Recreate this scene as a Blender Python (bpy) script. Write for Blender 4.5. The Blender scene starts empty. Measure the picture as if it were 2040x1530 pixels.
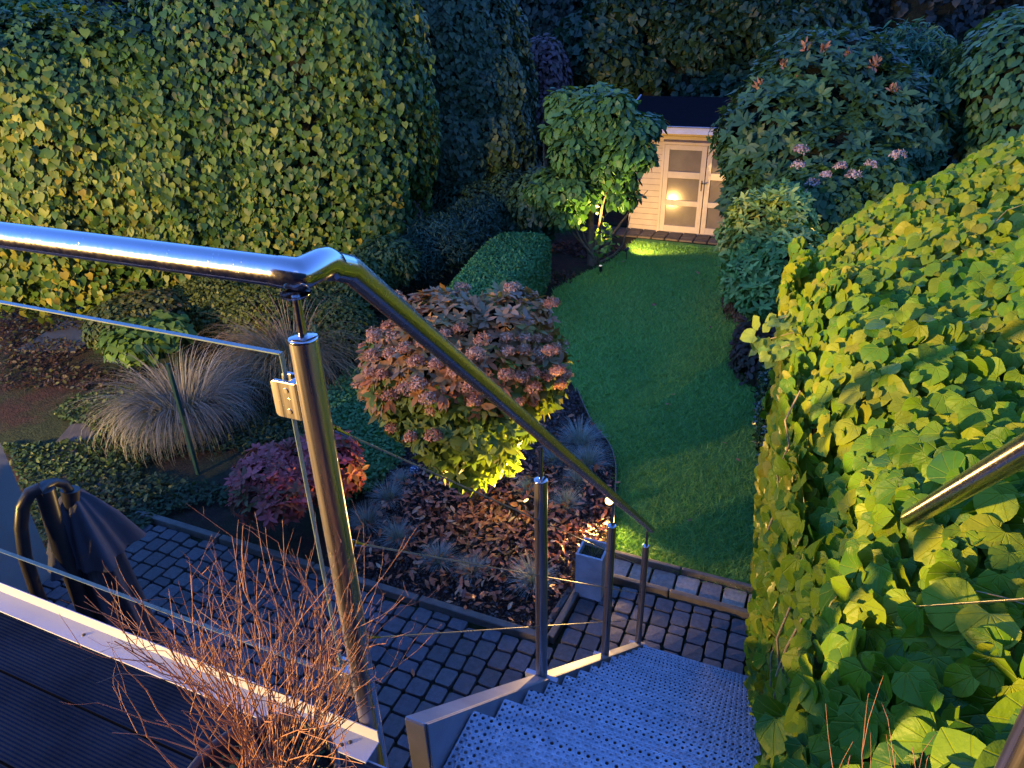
import bpy, math, random
import numpy as np
from mathutils import Matrix, Vector
PI=math.pi
random.seed(4); rng=np.random.default_rng(7)
S=bpy.context.scene; COL=S.collection
# ------------------------------------------------------------------ camera
F=1414.; CX,CY=1020.,765.; H=4.1
def nrm(v): v=np.array(v,float); return v/np.linalg.norm(v)
dn=nrm((70.,-2685.,-F)); zc=-dn; fw=np.array([0,0,-1.])
yv=nrm(fw-fw.dot(zc)*zc); xv=np.cross(yv,zc)
az=math.radians(23.6); c_,s_=math.cos(az),math.sin(az)
R=np.array([[c_,-s_,0],[s_,c_,0],[0,0,1]])@np.array([xv,yv,zc])
CAM=np.array([0,0,H])
cd=bpy.data.cameras.new('camera'); cam=bpy.data.objects.new('camera',cd); COL.objects.link(cam)
m=Matrix([list(R[i])+[CAM[i]] for i in range(3)]+[[0,0,0,1]]); cam.matrix_world=m
cd.sensor_width=36; cd.lens=36*F/2040; cd.clip_start=.05; cd.clip_end=400
S.camera=cam
def ray(px,py): return R@np.array([px-CX,-(py-CY),-F])
def at(px,py,d): return CAM+nrm(ray(px,py))*d          # a point d metres away
def gz(px,py,z=0.):
    r=ray(px,py); return CAM+r*(z-H)/r[2]
# ------------------------------------------------------------------ light
W=bpy.data.worlds.new('World'); S.world=W; W.use_nodes=True
nt=W.node_tree; bg=nt.nodes['Background']
sky=nt.nodes.new('ShaderNodeTexSky'); sky.sky_type='NISHITA'; sky.sun_disc=False
SUN_EL=math.radians(1.5); SUN_ROT=math.radians(200)
sky.sun_elevation=SUN_EL; sky.sun_rotation=SUN_ROT; sky.ozone_density=6; sky.dust_density=.3; sky.air_density=1.0
tint=nt.nodes.new('ShaderNodeMix'); tint.data_type='RGBA'; tint.blend_type='MULTIPLY'; tint.inputs[0].default_value=1
hs=nt.nodes.new('ShaderNodeHueSaturation'); hs.inputs['Saturation'].default_value=.80; nt.links.new(sky.outputs[0],hs.inputs['Color']); nt.links.new(hs.outputs[0],tint.inputs[6]); tint.inputs[7].default_value=(.62,.95,1.25,1)
nt.links.new(tint.outputs[2],bg.inputs[0]); bg.inputs[1].default_value=.074
sl=bpy.data.lights.new('sun','SUN'); sl.energy=.004; sl.angle=math.radians(30); sl.color=(.7,.8,1)
so=bpy.data.objects.new('sun',sl); COL.objects.link(so); so.rotation_euler=(math.radians(60),0,math.radians(20))
S.view_settings.view_transform='Standard'; S.view_settings.look='None'; S.view_settings.gamma=1
S.view_settings.exposure=5.3
S.render.engine='CYCLES'
LW=1.
WARM=(1,.56,.16)
def point(name,loc,e,r=.04,col=WARM):
    l=bpy.data.lights.new(name,'POINT'); l.energy=e*LW; l.shadow_soft_size=r; l.color=col
    o=bpy.data.objects.new(name,l); COL.objects.link(o); o.location=loc; return o
def spot(name,loc,to,e,ang=70,r=.03,col=WARM,blend=.5):
    l=bpy.data.lights.new(name,'SPOT'); l.energy=e*LW; l.shadow_soft_size=r; l.color=col; l.spot_size=math.radians(ang); l.spot_blend=blend
    o=bpy.data.objects.new(name,l); COL.objects.link(o); o.location=loc
    o.rotation_euler=(Vector(to)-Vector(loc)).to_track_quat('-Z','Y').to_euler(); return o
# ------------------------------------------------------------------ helpers
def tag(o,label=None,cat=None,group=None,kind=None):
    if label: o['label']=label
    if cat: o['category']=cat
    if group: o['group']=group
    if kind: o['kind']=kind
    return o
def empty(name,loc,label,cat,group=None):
    o=bpy.data.objects.new(name,None); COL.objects.link(o); o.location=loc; o.empty_display_size=.1
    return tag(o,label,cat,group)
def link(name,me,mats,parent):
    for m_ in (mats if isinstance(mats,(list,tuple)) else [mats]): me.materials.append(m_)
    o=bpy.data.objects.new(name,me); COL.objects.link(o)
    if parent is not None:
        o.parent=parent; o.matrix_parent_inverse=parent_inv(parent)
    return o
def parent_inv(p):
    M_=Matrix.Identity(4); q=p
    while q is not None: M_=Matrix.Translation(-q.location)@M_ if q.parent is None else M_; q=q.parent
    return M_ if p.parent is None else Matrix.Identity(4)
def npmesh(name,V,faces,k,col=None,loc=None,mi=None,smooth=False):
    """V (n,3); faces (m,k) int array"""
    me=bpy.data.meshes.new(name); V=np.asarray(V,np.float32); Fc=np.asarray(faces,np.int32)
    me.vertices.add(len(V)); me.vertices.foreach_set('co',V.ravel())
    me.loops.add(Fc.size); me.loops.foreach_set('vertex_index',Fc.ravel())
    me.polygons.add(len(Fc)); me.polygons.foreach_set('loop_start',np.arange(len(Fc),dtype=np.int32)*k)
    if mi is not None: me.polygons.foreach_set('material_index',np.asarray(mi,np.int32))
    me.update(calc_edges=True); me.validate()
    me.polygons.foreach_set('use_smooth',np.full(len(me.polygons),smooth))
    if col is not None:
        a=me.color_attributes.new('Col','FLOAT_COLOR','POINT'); c4=np.ones((len(V),4),np.float32); c4[:,:3]=col; a.data.foreach_set('color',c4.ravel())
    if loc is not None:
        a=me.attributes.new('L','FLOAT_VECTOR','POINT'); a.data.foreach_set('vector',np.asarray(loc,np.float32).ravel())
    return me
class MB:
    def __init__(s): s.v=[]; s.f=[]; s.m=[]; s.sm=[]
    def add(s,v,f,mi=0,sm=False):
        o=len(s.v); s.v+=[tuple(map(float,p)) for p in v]; s.f+=[tuple(i+o for i in q) for q in f]; s.m+=[mi]*len(f); s.sm+=[sm]*len(f)
    def box(s,c,d,rot=0,mi=0,ax='z'):
        hx,hy,hz=[q/2 for q in d]; P=[]
        for x in(-hx,hx):
            for y in(-hy,hy):
                for z in(-hz,hz):
                    if ax=='z': X=x*math.cos(rot)-y*math.sin(rot); Y=x*math.sin(rot)+y*math.cos(rot); Z=z
                    else: X=x; Y=y*math.cos(rot)-z*math.sin(rot); Z=y*math.sin(rot)+z*math.cos(rot)
                    P.append((c[0]+X,c[1]+Y,c[2]+Z))
        s.add(P,[(0,1,3,2),(4,6,7,5),(0,4,5,1),(2,3,7,6),(0,2,6,4),(1,5,7,3)],mi)
    def prism(s,poly,off,mi=0):
        """poly: list of 3D points (planar loop), extruded by vector off"""
        n=len(poly); a=[tuple(p) for p in poly]; b=[tuple(np.array(p)+np.array(off)) for p in poly]
        s.add(a+b,[tuple(range(n))[::-1],tuple(range(n,2*n))]+[(i,(i+1)%n,n+(i+1)%n,n+i) for i in range(n)],mi)
    def tube(s,pts,rad,n=12,mi=0,cap=True,sm=True):
        pts=[np.array(p,float) for p in pts]
        if not hasattr(rad,'__len__'): rad=[rad]*len(pts)
        V=[];t0=nrm(pts[1]-pts[0]); up=np.array([0,0,1.]) if abs(t0[2])<.9 else np.array([1.,0,0]); x=nrm(np.cross(up,t0))
        for i,p in enumerate(pts):
            if i==0:t=t0
            elif i==len(pts)-1:t=nrm(p-pts[i-1])
            else:t=nrm(nrm(p-pts[i-1])+nrm(pts[i+1]-p))
            x=nrm(x-t*x.dot(t)); y=np.cross(t,x)
            bd=None
            if 0<i<len(pts)-1:
                u1=nrm(p-pts[i-1]);u2=nrm(pts[i+1]-p);w_=u2-u1
                if np.linalg.norm(w_)>.25: bd=nrm(w_); ks=1/max(u1.dot(t),.6)-1
            for j in range(n):
                a=2*PI*j/n; o_=(x*math.cos(a)+y*math.sin(a))*rad[i]
                if bd is not None: o_=o_+bd*bd.dot(o_)*ks
                V.append(p+o_)
        Fc=[(i*n+j,i*n+(j+1)%n,(i+1)*n+(j+1)%n,(i+1)*n+j) for i in range(len(pts)-1) for j in range(n)]
        s.add(V,Fc,mi,sm)
        if cap:
            s.add(V[:n],[tuple(range(n))[::-1]],mi); s.add(V[-n:],[tuple(range(n))],mi)
    def lathe(s,c,prof,n=32,mi=0,sm=True,wob=None):
        V=[];
        for r,z in prof:
            for j in range(n):
                a=2*PI*j/n; q=r*(wob(a,z) if wob else 1); V.append((c[0]+q*math.cos(a),c[1]+q*math.sin(a),c[2]+z))
        s.add(V,[(i*n+j,i*n+(j+1)%n,(i+1)*n+(j+1)%n,(i+1)*n+j) for i in range(len(prof)-1) for j in range(n)],mi,sm)
    def build(s,name,mats,parent=None,bevel=0):
        me=bpy.data.meshes.new(name); me.from_pydata(s.v,[],s.f); me.update()
        me.polygons.foreach_set('material_index',np.array(s.m,np.int32)); me.polygons.foreach_set('use_smooth',np.array(s.sm))
        o=link(name,me,mats,parent)
        if bevel:
            b=o.modifiers.new('bevel','BEVEL'); b.width=bevel; b.segments=2; b.limit_method='ANGLE'
        return o
# ------------------------------------------------------------------ materials
class NT:
    def __init__(s,name):
        s.m=bpy.data.materials.new(name); s.m.use_nodes=True; s.t=s.m.node_tree; s.b=s.t.nodes['Principled BSDF']; s.out=s.t.nodes['Material Output']
    def n(s,typ,**kw):
        q=s.t.nodes.new('ShaderNode'+typ)
        for k,v in kw.items():
            if k in('inp',):
                for a,b in v.items(): q.inputs[a].default_value=b
            else: setattr(q,k,v)
        return q
    def l(s,a,b): s.t.links.new(a,b)
    def noise(s,scale,detail=5,rough=.6,vec=None):
        q=s.n('TexNoise',inp={'Scale':scale,'Detail':detail,'Roughness':rough}); 
        if vec is not None: s.l(vec,q.inputs['Vector'])
        return q.outputs['Fac']
    def ramp(s,fac,stops,interp='LINEAR'):
        q=s.n('ValToRGB'); q.color_ramp.interpolation=interp; e=q.color_ramp.elements
        while len(e)<len(stops): e.new(.5)
        for i,(p,c) in enumerate(stops): e[i].position=p; e[i].color=(*c,1) if len(c)==3 else c
        s.l(fac,q.inputs[0]); return q.outputs[0]
    def math(s,op,a,b=None,c=None):
        q=s.n('Math',operation=op)
        for i,v in enumerate((a,b,c)):
            if v is None: continue
            if isinstance(v,(int,float)): q.inputs[i].default_value=v
            else: s.l(v,q.inputs[i])
        return q.outputs[0]
    def mix(s,f,a,b,mode='MIX'):
        q=s.n('Mix',data_type='RGBA',blend_type=mode)
        for i,v in ((0,f),(6,a),(7,b)):
            if isinstance(v,(int,float)): q.inputs[i].default_value=v
            elif isinstance(v,tuple): q.inputs[i].default_value=(*v,1)
            else: s.l(v,q.inputs[i])
        return q.outputs[2]
    def bump(s,h,strength=.3,dist=.01):
        q=s.n('Bump',inp={'Strength':strength,'Distance':dist}); s.l(h,q.inputs['Height']); s.l(q.outputs[0],s.b.inputs['Normal']); return q
    def set(s,**kw):
        mp={'rough':'Roughness','metal':'Metallic','spec':'Specular IOR Level','coat':'Coat Weight'}
        for k,v in kw.items():
            i=s.b.inputs[mp.get(k,k)]
            if isinstance(v,(int,float)): i.default_value=v
            elif isinstance(v,tuple): i.default_value=(*v,1)
            else: s.l(v,i)
        return s
    def pos(s): return s.n('TexCoord').outputs['Object']
def simple(name,c1,c2,scale=8,rough=.6,metal=0,bump=.15,bs=40,spec=.5,bd=.005):
    t=NT(name); p=t.pos(); f=t.noise(scale,vec=p); t.set(**{'Base Color':t.ramp(f,[(.3,c1),(.7,c2)])},rough=rough,metal=metal,spec=spec)
    if bump: t.bump(t.noise(bs,vec=p),bump,bd)
    return t.m
def leafmat(name,rough=.42,trans=.25,veins=False,spec=.4):
    t=NT(name); a=t.n('VertexColor',layer_name='Col'); col=a.outputs[0]
    if veins:
        L=t.n('Attribute',attribute_name='L'); sp=t.n('SeparateXYZ'); t.l(L.outputs['Vector'],sp.inputs[0])
        X,Y=sp.outputs[0],sp.outputs[1]
        ang=t.math('ARCTAN2',t.math('ABSOLUTE',X),t.math('ADD',Y,.02)); rr=t.math('SQRT',t.math('ADD',t.math('MULTIPLY',X,X),t.math('MULTIPLY',Y,Y)))
        d=1.
        ds=[t.math('MULTIPLY',t.math('ABSOLUTE',t.math('SUBTRACT',ang,k)),rr) for k in (0.,.55,1.15,1.8)]
        mn=ds[0]
        for q in ds[1:]: mn=t.math('MINIMUM',mn,q)
        vm=t.math('SUBTRACT',1.,t.math('MULTIPLY',mn,45.)); q=t.n('Clamp'); t.l(vm,q.inputs[0]); vm=q.outputs[0]
        nz=t.noise(60,2,vec=t.pos())
        col=t.mix(t.math('MULTIPLY',vm,.35),col,(.30,.36,.03)); col=t.mix(t.math('MULTIPLY',nz,.5),col,t.mix(1.,col,(.75,.8,.7),'MULTIPLY'))
        b=t.bump(t.math('SUBTRACT',t.noise(45,3,vec=t.pos()),t.math('MULTIPLY',vm,.6)),.6,.006)
    t.set(**{'Base Color':col},rough=rough,spec=spec)
    tr=t.n('BsdfTranslucent'); mx=t.n('MixShader'); mx.inputs[0].default_value=trans
    t.l(t.mix(1.,col,(1.15,1.15,.3),'MULTIPLY'),tr.inputs[0]); t.l(t.b.outputs[0],mx.inputs[1]); t.l(tr.outputs[0],mx.inputs[2]); t.l(mx.outputs[0],t.out.inputs[0])
    return t.m
LEAF=leafmat('leaf',rough=.52,spec=.3); LEAFN=leafmat('ivy_leaf',rough=.45,trans=.25,veins=True,spec=.2); GRASSM=leafmat('blade',rough=.6,trans=.2,spec=.2)
LITTER=leafmat('dry_leaf',rough=.45,trans=.05,spec=.5)
CORE=simple('crown_shade',(.004,.006,.004),(.012,.014,.007),6,.9,bump=.8,bs=30,bd=.05,spec=.1)  # near-black solid filling of the crowns, inner shade painted as colour
BARK=simple('bark',(.10,.065,.04),(.2,.14,.09),14,.85,bump=.7,bs=60,bd=.01,spec=.2)
def steelmat(name,rough,c=(.62,.60,.58),brush=None):
    t=NT(name); p=t.pos(); n=t.noise(7,4,vec=p)
    mp=t.n('Mapping'); t.l(p,mp.inputs[0]); mp.inputs['Scale'].default_value=brush or (1,1,1)
    n2=t.noise(120,2,vec=mp.outputs[0])
    t.set(**{'Base Color':t.mix(t.math('MULTIPLY',n,.5),c,tuple(q*.75 for q in c))},metal=1.,rough=t.ramp(n2,[(.3,(rough*.8,)*3),(.7,(rough*1.3,)*3)]))
    drops=t.n('TexVoronoi',inp={'Scale':140.}); t.l(p,drops.inputs['Vector'])
    dm=t.ramp(drops.outputs['Distance'],[(0,(1,1,1)),(.22,(0,0,0))]); gate=t.ramp(t.noise(25,2,vec=p),[(.58,(0,0,0)),(.62,(1,1,1))])
    h=t.math('MULTIPLY',t.mix(1.,dm,gate,'MULTIPLY'),1.)
    t.bump(h,.5,.0015); return t.m
STEEL=steelmat('polished_steel',.15,(.42,.42,.44)); BRUSH=steelmat('brushed_steel',.3,(.42,.41,.41),(1,1,.02))
STEEL2=steelmat('rail_steel',.22,(.42,.41,.40))
ALU=simple('aluminium',(.22,.25,.33),(.27,.30,.39),3,.6,metal=0,bump=.05)
BLACKM=simple('black_metal',(.012,.012,.015),(.02,.02,.024),20,.4,bump=.05)
# ------------------------------------------------------------------ leaf scattering
WV=rng.normal(size=(10,3)); PH=rng.uniform(0,6.28,10)
def nz3(P,fr=1.,k=0):
    P=np.asarray(P)*fr; v=0
    for i in range(5): v=v+np.sin(P@WV[(i+k)%10]*(1+.35*i)+PH[(i*3+k)%10])/(1+.25*i)
    return v/2.6
def grid(ts,ws,ys=None,cols=(-1,0,1),fold=.16,droop=.12,heart=0):
    V=[];n=len(cols)
    for i,(t,w) in enumerate(zip(ts,ws)):
        for c in cols:
            y=t
            if i==0 and heart: y=t-heart*abs(c)
            V.append((c*w,y,fold*abs(c)*w-droop*t*t))
    Fc=[(i*n+j,i*n+j+1,(i+1)*n+j+1,(i+1)*n+j) for i in range(len(ts)-1) for j in range(n-1)]
    return np.array(V),np.array(Fc)
T_ELL=grid((0,.3,.65,1),(.03,.2,.19,.01))
T_LONG=grid((0,.35,.7,1),(.02,.1,.09,.005),droop=.25)
T_HEART=grid((0,.22,.55,1),(.3,.5,.38,.01),heart=.12,fold=.2,droop=.2)
T_OVAL=grid((0,.35,.75,1),(.06,.3,.26,.03),droop=.1)
T_IVY=grid((0.,.10,.24,.42,.62,.82,1.),(.30,.49,.575,.57,.47,.27,.015),cols=(-1,-.5,0,.5,1),heart=.13,fold=.22,droop=.22)
T_TINY=(np.array([(-.3,.35,.04),(0,0,0),(.3,.35,.04),(0,1,-.1)]),np.array([(0,1,2,3)]))
def scatter(tpl,pos,n,d,size,col,var=.6,wave=0.):
    tv,tf=tpl; N=len(pos); n=n/np.linalg.norm(n,axis=1,keepdims=True)
    d=d-n*(d*n).sum(1,keepdims=True); d/=np.maximum(np.linalg.norm(d,axis=1,keepdims=True),1e-6); x=np.cross(d,n)
    f=rng.uniform(1-var,1+var,(N,1)); wd=rng.uniform(.85,1.12,(N,1))
    lx=tv[None,:,0]*wd; ly=np.broadcast_to(tv[None,:,1],lx.shape); lz=tv[None,:,2]*f
    if wave:
        ph=rng.uniform(0,6.28,(N,2)); lz=lz+wave*np.sin(7*ly+ph[:,:1]+4*lx)*(np.abs(lx)+.15)*1.2+wave*lx*np.sin(ph[:,1:])
    sz=size[:,None]
    V=pos[:,None,:]+(x[:,None,:]*lx[...,None]+d[:,None,:]*ly[...,None]+n[:,None,:]*lz[...,None])*sz[...,None]
    Fc=tf[None]+np.arange(N)[:,None,None]*len(tv)
    C=np.repeat(col,len(tv),0)
    L=np.stack([lx,ly,np.broadcast_to(rng.uniform(0,1,(N,1)),lx.shape)],-1).reshape(-1,3)
    return V.reshape(-1,3),Fc.reshape(-1,4),C,L
def pal(N,cols,P=None,fr=1.,jit=.18):
    """blend of palette colours by a random draw nudged by a clump noise"""
    cols=np.array(cols,float); t=rng.uniform(0,1,N)
    if P is not None: t=np.clip(t*.65+.175+.28*nz3(P,fr,3),0,.9999)
    i=t*(len(cols)-1); k=np.minimum(i.astype(int),len(cols)-2); f=(i-k)[:,None]
    c=cols[k]*(1-f)+cols[k+1]*f
    return np.clip(c*rng.uniform(1-jit,1+jit,(N,1)),0.001,1)
def lobe_pts(lb,N,depth=.3,lump=.12,fr=1.6):
    c,r,e,rot=lb; c=np.array(c,float); r=np.array(r,float)
    u=rng.normal(size=(N*4,3)); u/=np.linalg.norm(u,axis=1,keepdims=True)
    q=u*((np.abs(u)**(2/e)).sum(1)**(-e/2))[:,None]
    nq=np.sign(q)*np.abs(q)**(2/e-1); nq/=np.linalg.norm(nq,axis=1,keepdims=True)
    w=(q*q).sum(1)/np.maximum((nq*u).sum(1),.15)*np.linalg.norm(nq/r,axis=1); w/=np.percentile(w,97)
    ok=rng.uniform(0,1,len(u))<w; q=q[ok][:N]; nq=nq[ok][:N]; nn=nq/r; nn/=np.linalg.norm(nn,axis=1,keepdims=True)
    cr,sr=math.cos(rot),math.sin(rot); Rz=np.array([[cr,-sr,0],[sr,cr,0],[0,0,1]])
    dpt=rng.uniform(0,1,(len(q),1))**1.6*depth
    p0=q*r; k=1+lump*nz3((p0@Rz.T+c),fr)[:,None]
    P=(p0*(k-dpt))@Rz.T+c
    return P,nn@Rz.T,dpt[:,0]/max(depth,1e-6)
def inside(P,lb,sc):
    c,r,e,rot=lb; cr,sr=math.cos(rot),math.sin(rot); Rz=np.array([[cr,-sr,0],[sr,cr,0],[0,0,1]])
    q=np.abs(((P-np.array(c))@Rz)/(np.array(r)*sc)); return (q**(2/e)).sum(1)<1
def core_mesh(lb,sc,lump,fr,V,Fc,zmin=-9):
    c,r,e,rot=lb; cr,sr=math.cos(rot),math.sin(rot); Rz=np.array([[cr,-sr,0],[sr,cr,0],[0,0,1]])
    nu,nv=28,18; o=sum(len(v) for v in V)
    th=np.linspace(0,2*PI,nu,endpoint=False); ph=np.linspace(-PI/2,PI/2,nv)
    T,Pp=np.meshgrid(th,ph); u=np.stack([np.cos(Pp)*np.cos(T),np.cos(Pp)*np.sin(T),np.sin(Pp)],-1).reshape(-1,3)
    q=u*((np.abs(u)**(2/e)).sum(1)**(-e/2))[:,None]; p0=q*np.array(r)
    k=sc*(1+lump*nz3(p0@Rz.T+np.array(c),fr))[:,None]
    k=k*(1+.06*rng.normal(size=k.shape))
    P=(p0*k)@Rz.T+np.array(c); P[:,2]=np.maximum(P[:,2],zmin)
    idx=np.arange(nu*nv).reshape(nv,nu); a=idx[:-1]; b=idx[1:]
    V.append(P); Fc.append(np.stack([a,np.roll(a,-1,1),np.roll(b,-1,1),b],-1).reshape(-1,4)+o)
def crown(name,parent,lobes,N,size,cols,tpl=T_OVAL,depth=.3,lump=.12,fr=1.6,gap=-9.,gfr=3.,core=.78,zmin=.02,mat=None,droop=.8,nmix=1.,nrand=.6,up=.25,cull=-.45,clump=1.2,szv=.3,jit=.18,wave=0.,cut=None,rosette=0,drape=0):
    lobes=[(l+(0,))[:4] if len(l)==3 else l for l in lobes]
    area=[(l[1][0]*l[1][1]+l[1][1]*l[1][2]+l[1][0]*l[1][2]) for l in lobes]; A=sum(area)
    Ps=[];Ns=[]
    for i,l in enumerate(lobes):
        P,n,dp=lobe_pts(l,int(N*area[i]/A),depth,lump,fr)
        ok=P[:,2]>zmin
        for j,l2 in enumerate(lobes):
            if j!=i: ok&=~inside(P,l2,.82)
        v=CAM-P; v/=np.linalg.norm(v,axis=1,keepdims=True); ok&=(v*n).sum(1)>cull
        ok&=nz3(P,gfr,2)>gap
        if drape:
            kd=nz3(P*np.array([1,1,.2]),drape,4); P=P+n*kd[:,None]*.11; ok&=kd>-1.25
        if cut is not None: ok&=cut(P)
        Ps.append(P[ok]);Ns.append(n[ok])
    P=np.concatenate(Ps);n0=np.concatenate(Ns)
    if rosette:   # whorls of leaves round each shoot tip
        k=rosette; M_=len(P)//k; pm=rng.permutation(len(P))[:M_]; P=P[pm];n0=n0[pm]; ax=n0+np.array([0,0,.6])+rng.normal(size=P.shape)*.35; ax/=np.linalg.norm(ax,axis=1,keepdims=True)
        t1=np.cross(ax,rng.normal(size=P.shape)); t1/=np.linalg.norm(t1,axis=1,keepdims=True); t2=np.cross(ax,t1)
        cc=pal(M_,cols,P,clump,jit)
        PP=[];NN=[];DD=[];CC=[]
        for j in range(k):
            a=2*PI*j/k+rng.uniform(-.3,.3,(M_,1)); dr=t1*np.cos(a)+t2*np.sin(a); tilt=rng.uniform(.05,.7,(M_,1)); d=dr+ax*tilt
            PP.append(P+rng.normal(size=P.shape)*size*.06);DD.append(d);NN.append(ax-dr*tilt*.8+rng.normal(size=P.shape)*.15);CC.append(cc*rng.uniform(.85,1.15,(M_,1)))
        P=np.concatenate(PP);n=np.concatenate(NN);d=np.concatenate(DD);col=np.concatenate(CC)
    else:
        n=n0*nmix+rng.normal(size=P.shape)*nrand*.6+np.array([0,0,up])
        d=rng.normal(size=P.shape)*.45+np.array([0,0,-droop])+n0*.25
        col=pal(len(P),cols,P,clump,jit)
    sz=size*rng.uniform(1-szv,1+szv,len(P))
    V,Fc,C,L=scatter(tpl,P,n,d,sz,col,wave=wave)
    cv=[];cf=[]
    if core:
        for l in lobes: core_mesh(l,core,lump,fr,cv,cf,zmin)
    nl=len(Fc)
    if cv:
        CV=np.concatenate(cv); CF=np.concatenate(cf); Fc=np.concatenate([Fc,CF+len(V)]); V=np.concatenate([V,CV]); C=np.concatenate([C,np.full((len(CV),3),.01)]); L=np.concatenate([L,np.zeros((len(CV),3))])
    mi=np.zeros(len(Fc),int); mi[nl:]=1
    me=npmesh(name,V,Fc,4,C,L,mi,True)
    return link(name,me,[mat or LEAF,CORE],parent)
def L(px,py,d,wpx,hpx,dep,e=1.):
    """ellipsoid seen at a given distance: centre, half sizes in metres, box-ness, heading"""
    c=at(px,py,d); r=ray(px,py); rot=math.atan2(r[1],r[0])-PI/2
    return (tuple(c),(wpx/F*d,dep,hpx/F*d),e,rot)
def stems(name,parent,base,tips,r0,mat=BARK,bend=.15,n=6,seg=6):
    b=MB()
    for t in tips:
        base_=np.array(base)+rng.normal(size=3)*np.array([r0,r0,0]); t=np.array(t); P=[]
        off=rng.normal(size=3)*bend
        for i in range(seg+1):
            s=i/seg; P.append(base_*(1-s)+t*s+off*math.sin(PI*s)+rng.normal(size=3)*.012*(0<i<seg))
        b.tube(P,[r0*(1-.75*i/seg) for i in range(seg+1)],n)
    return b.build(name,mat,parent)
def blades(N,base,spread,length,arch,width,cols,seg=5,lean=.9):
    """arching grass blades (ribbons) about base"""
    a=rng.uniform(0,2*PI,N); r=spread*np.sqrt(rng.uniform(0,1,N)); ln=length*rng.uniform(.55,1.1,N); le=rng.uniform(.1,lean,N); ar=arch*rng.uniform(.4,1.3,N)
    dirx=np.cos(a);diry=np.sin(a); V=np.zeros((N,seg+1,2,3)); px=base[0]+r*np.cos(a);py=base[1]+r*np.sin(a);pz=np.full(N,float(base[2]))
    ang=PI/2-le; tw=rng.uniform(-.5,.5,N)
    for i in range(seg+1):
        w=width*(1-.85*(i/seg)**1.5); sx=-np.sin(a+tw)*w;sy=np.cos(a+tw)*w
        V[:,i,0]=np.stack([px-sx,py-sy,pz],-1);V[:,i,1]=np.stack([px+sx,py+sy,pz],-1)
        st=ln/seg; px=px+np.cos(ang)*dirx*st;py=py+np.cos(ang)*diry*st;pz=pz+np.sin(ang)*st; ang=ang-ar/seg*(.4+1.4*i/seg)
    V[...,2]=np.maximum(V[...,2],base[2]+.004)
    idx=np.arange(N*(seg+1)*2).reshape(N,seg+1,2)
    Fc=np.stack([idx[:,:-1,0],idx[:,:-1,1],idx[:,1:,1],idx[:,1:,0]],-1).reshape(-1,4)
    C=np.repeat(pal(N,cols),(seg+1)*2,0)
    return V.reshape(-1,3),Fc,C
def dup(root,loc,rz,sc,label):
    r=root.copy(); COL.objects.link(r); r.location=loc; r.rotation_euler=(0,0,rz); r.scale=(sc,)*3; r['label']=label
    for ch in list(root.children):
        c=ch.copy(); COL.objects.link(c); c.parent=r; c.matrix_parent_inverse=ch.matrix_parent_inverse.copy()
    return r
def inpoly(P,poly):
    x,y=P[:,0],P[:,1]; r=np.zeros(len(P),bool); n=len(poly)
    for i in range(n):
        x1,y1=poly[i];x2,y2=poly[(i+1)%n]
        with np.errstate(divide='ignore',invalid='ignore'):
            r^=((y1>y)!=(y2>y))&(x<(x2-x1)*(y-y1)/(y2-y1+1e-12)+x1)
    return r
# ================================================================== GROUND
def sheet(name,poly,z,mat,kind='structure'):
    b=MB(); b.add([(x,y,z) for x,y in poly],[tuple(range(len(poly)))]); return tag(b.build(name,mat),kind=kind)
t=NT('soil'); p=t.pos(); f=t.noise(1.1,6,vec=p); g=t.noise(9,6,.7,vec=p)
t.set(**{'Base Color':t.mix(t.ramp(f,[(.42,(0,0,0)),(.58,(1,1,1))]),t.ramp(g,[(.3,(.015,.009,.008)),(.7,(.06,.03,.024))]),t.ramp(g,[(.3,(.012,.02,.008)),(.7,(.035,.05,.02))]))},rough=.9,spec=.2)
t.bump(t.noise(30,6,.7,vec=p),1.,.05); SOIL=t.m
sheet('ground',[(-60,-30),(60,-30),(60,90),(-60,90)],0,SOIL)
LAWN=[(-1.07,4.56),(.25,4.52),(.18,5.2),(-.02,6.5),(-.28,7.7),(-.62,10.6),(-1.0,11.9),(-1.3,13.7),(-3.2,13.75),(-3.3,12.1),(-3.6,11.2),(-3.75,10.4),(-3.5,9.3),(-2.95,8.2),(-2.3,7.2),(-1.89,6.5),(-1.6,6.15),(-1.43,5.8),(-1.32,5.4),(-1.22,5.0),(-1.12,4.7)]
t=NT('lawn'); p=t.pos(); f=t.noise(1.3,4,vec=p); g=t.noise(60,5,.7,vec=p)
t.set(**{'Base Color':t.mix(f,t.ramp(g,[(.3,(.06,.20,.05)),(.7,(.10,.32,.08))]),t.ramp(g,[(.3,(.08,.21,.04)),(.7,(.14,.33,.06))]))},rough=.8,spec=.2)
t.bump(t.noise(150,4,.7,vec=p),.8,.02)
sheet('lawn',LAWN,.012,t.m)
N=130000; P=np.column_stack([rng.uniform(-4,.4,N),4.5+9*rng.uniform(0,1,N)**1.35]); P=P[inpoly(P,LAWN)]; N=len(P)
hgt=.035+.02*rng.uniform(0,1,N)+.05*np.exp(-np.maximum(P[:,1]-4.55,0)/.12)*rng.uniform(0,1,N)
a=rng.uniform(0,6.28,N); base=np.column_stack([P,np.full(N,.012)]); w=(.0025+.0004*P[:,1]); sx=np.column_stack([np.cos(a)*w,np.sin(a)*w,np.zeros(N)])
tip=base+np.column_stack([rng.normal(0,.9,N)*hgt,rng.normal(0,.9,N)*hgt,hgt])
V=np.stack([base-sx,base+sx,tip],1).reshape(-1,3)
gc=pal(N,[(.09,.26,.06),(.14,.36,.075),(.20,.42,.085),(.28,.40,.085)],base,1.)
tag(link('grass',npmesh('grass',V,np.arange(3*N).reshape(-1,3),3,np.repeat(gc,3,0)),GRASSM,None),kind='stuff')
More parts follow.
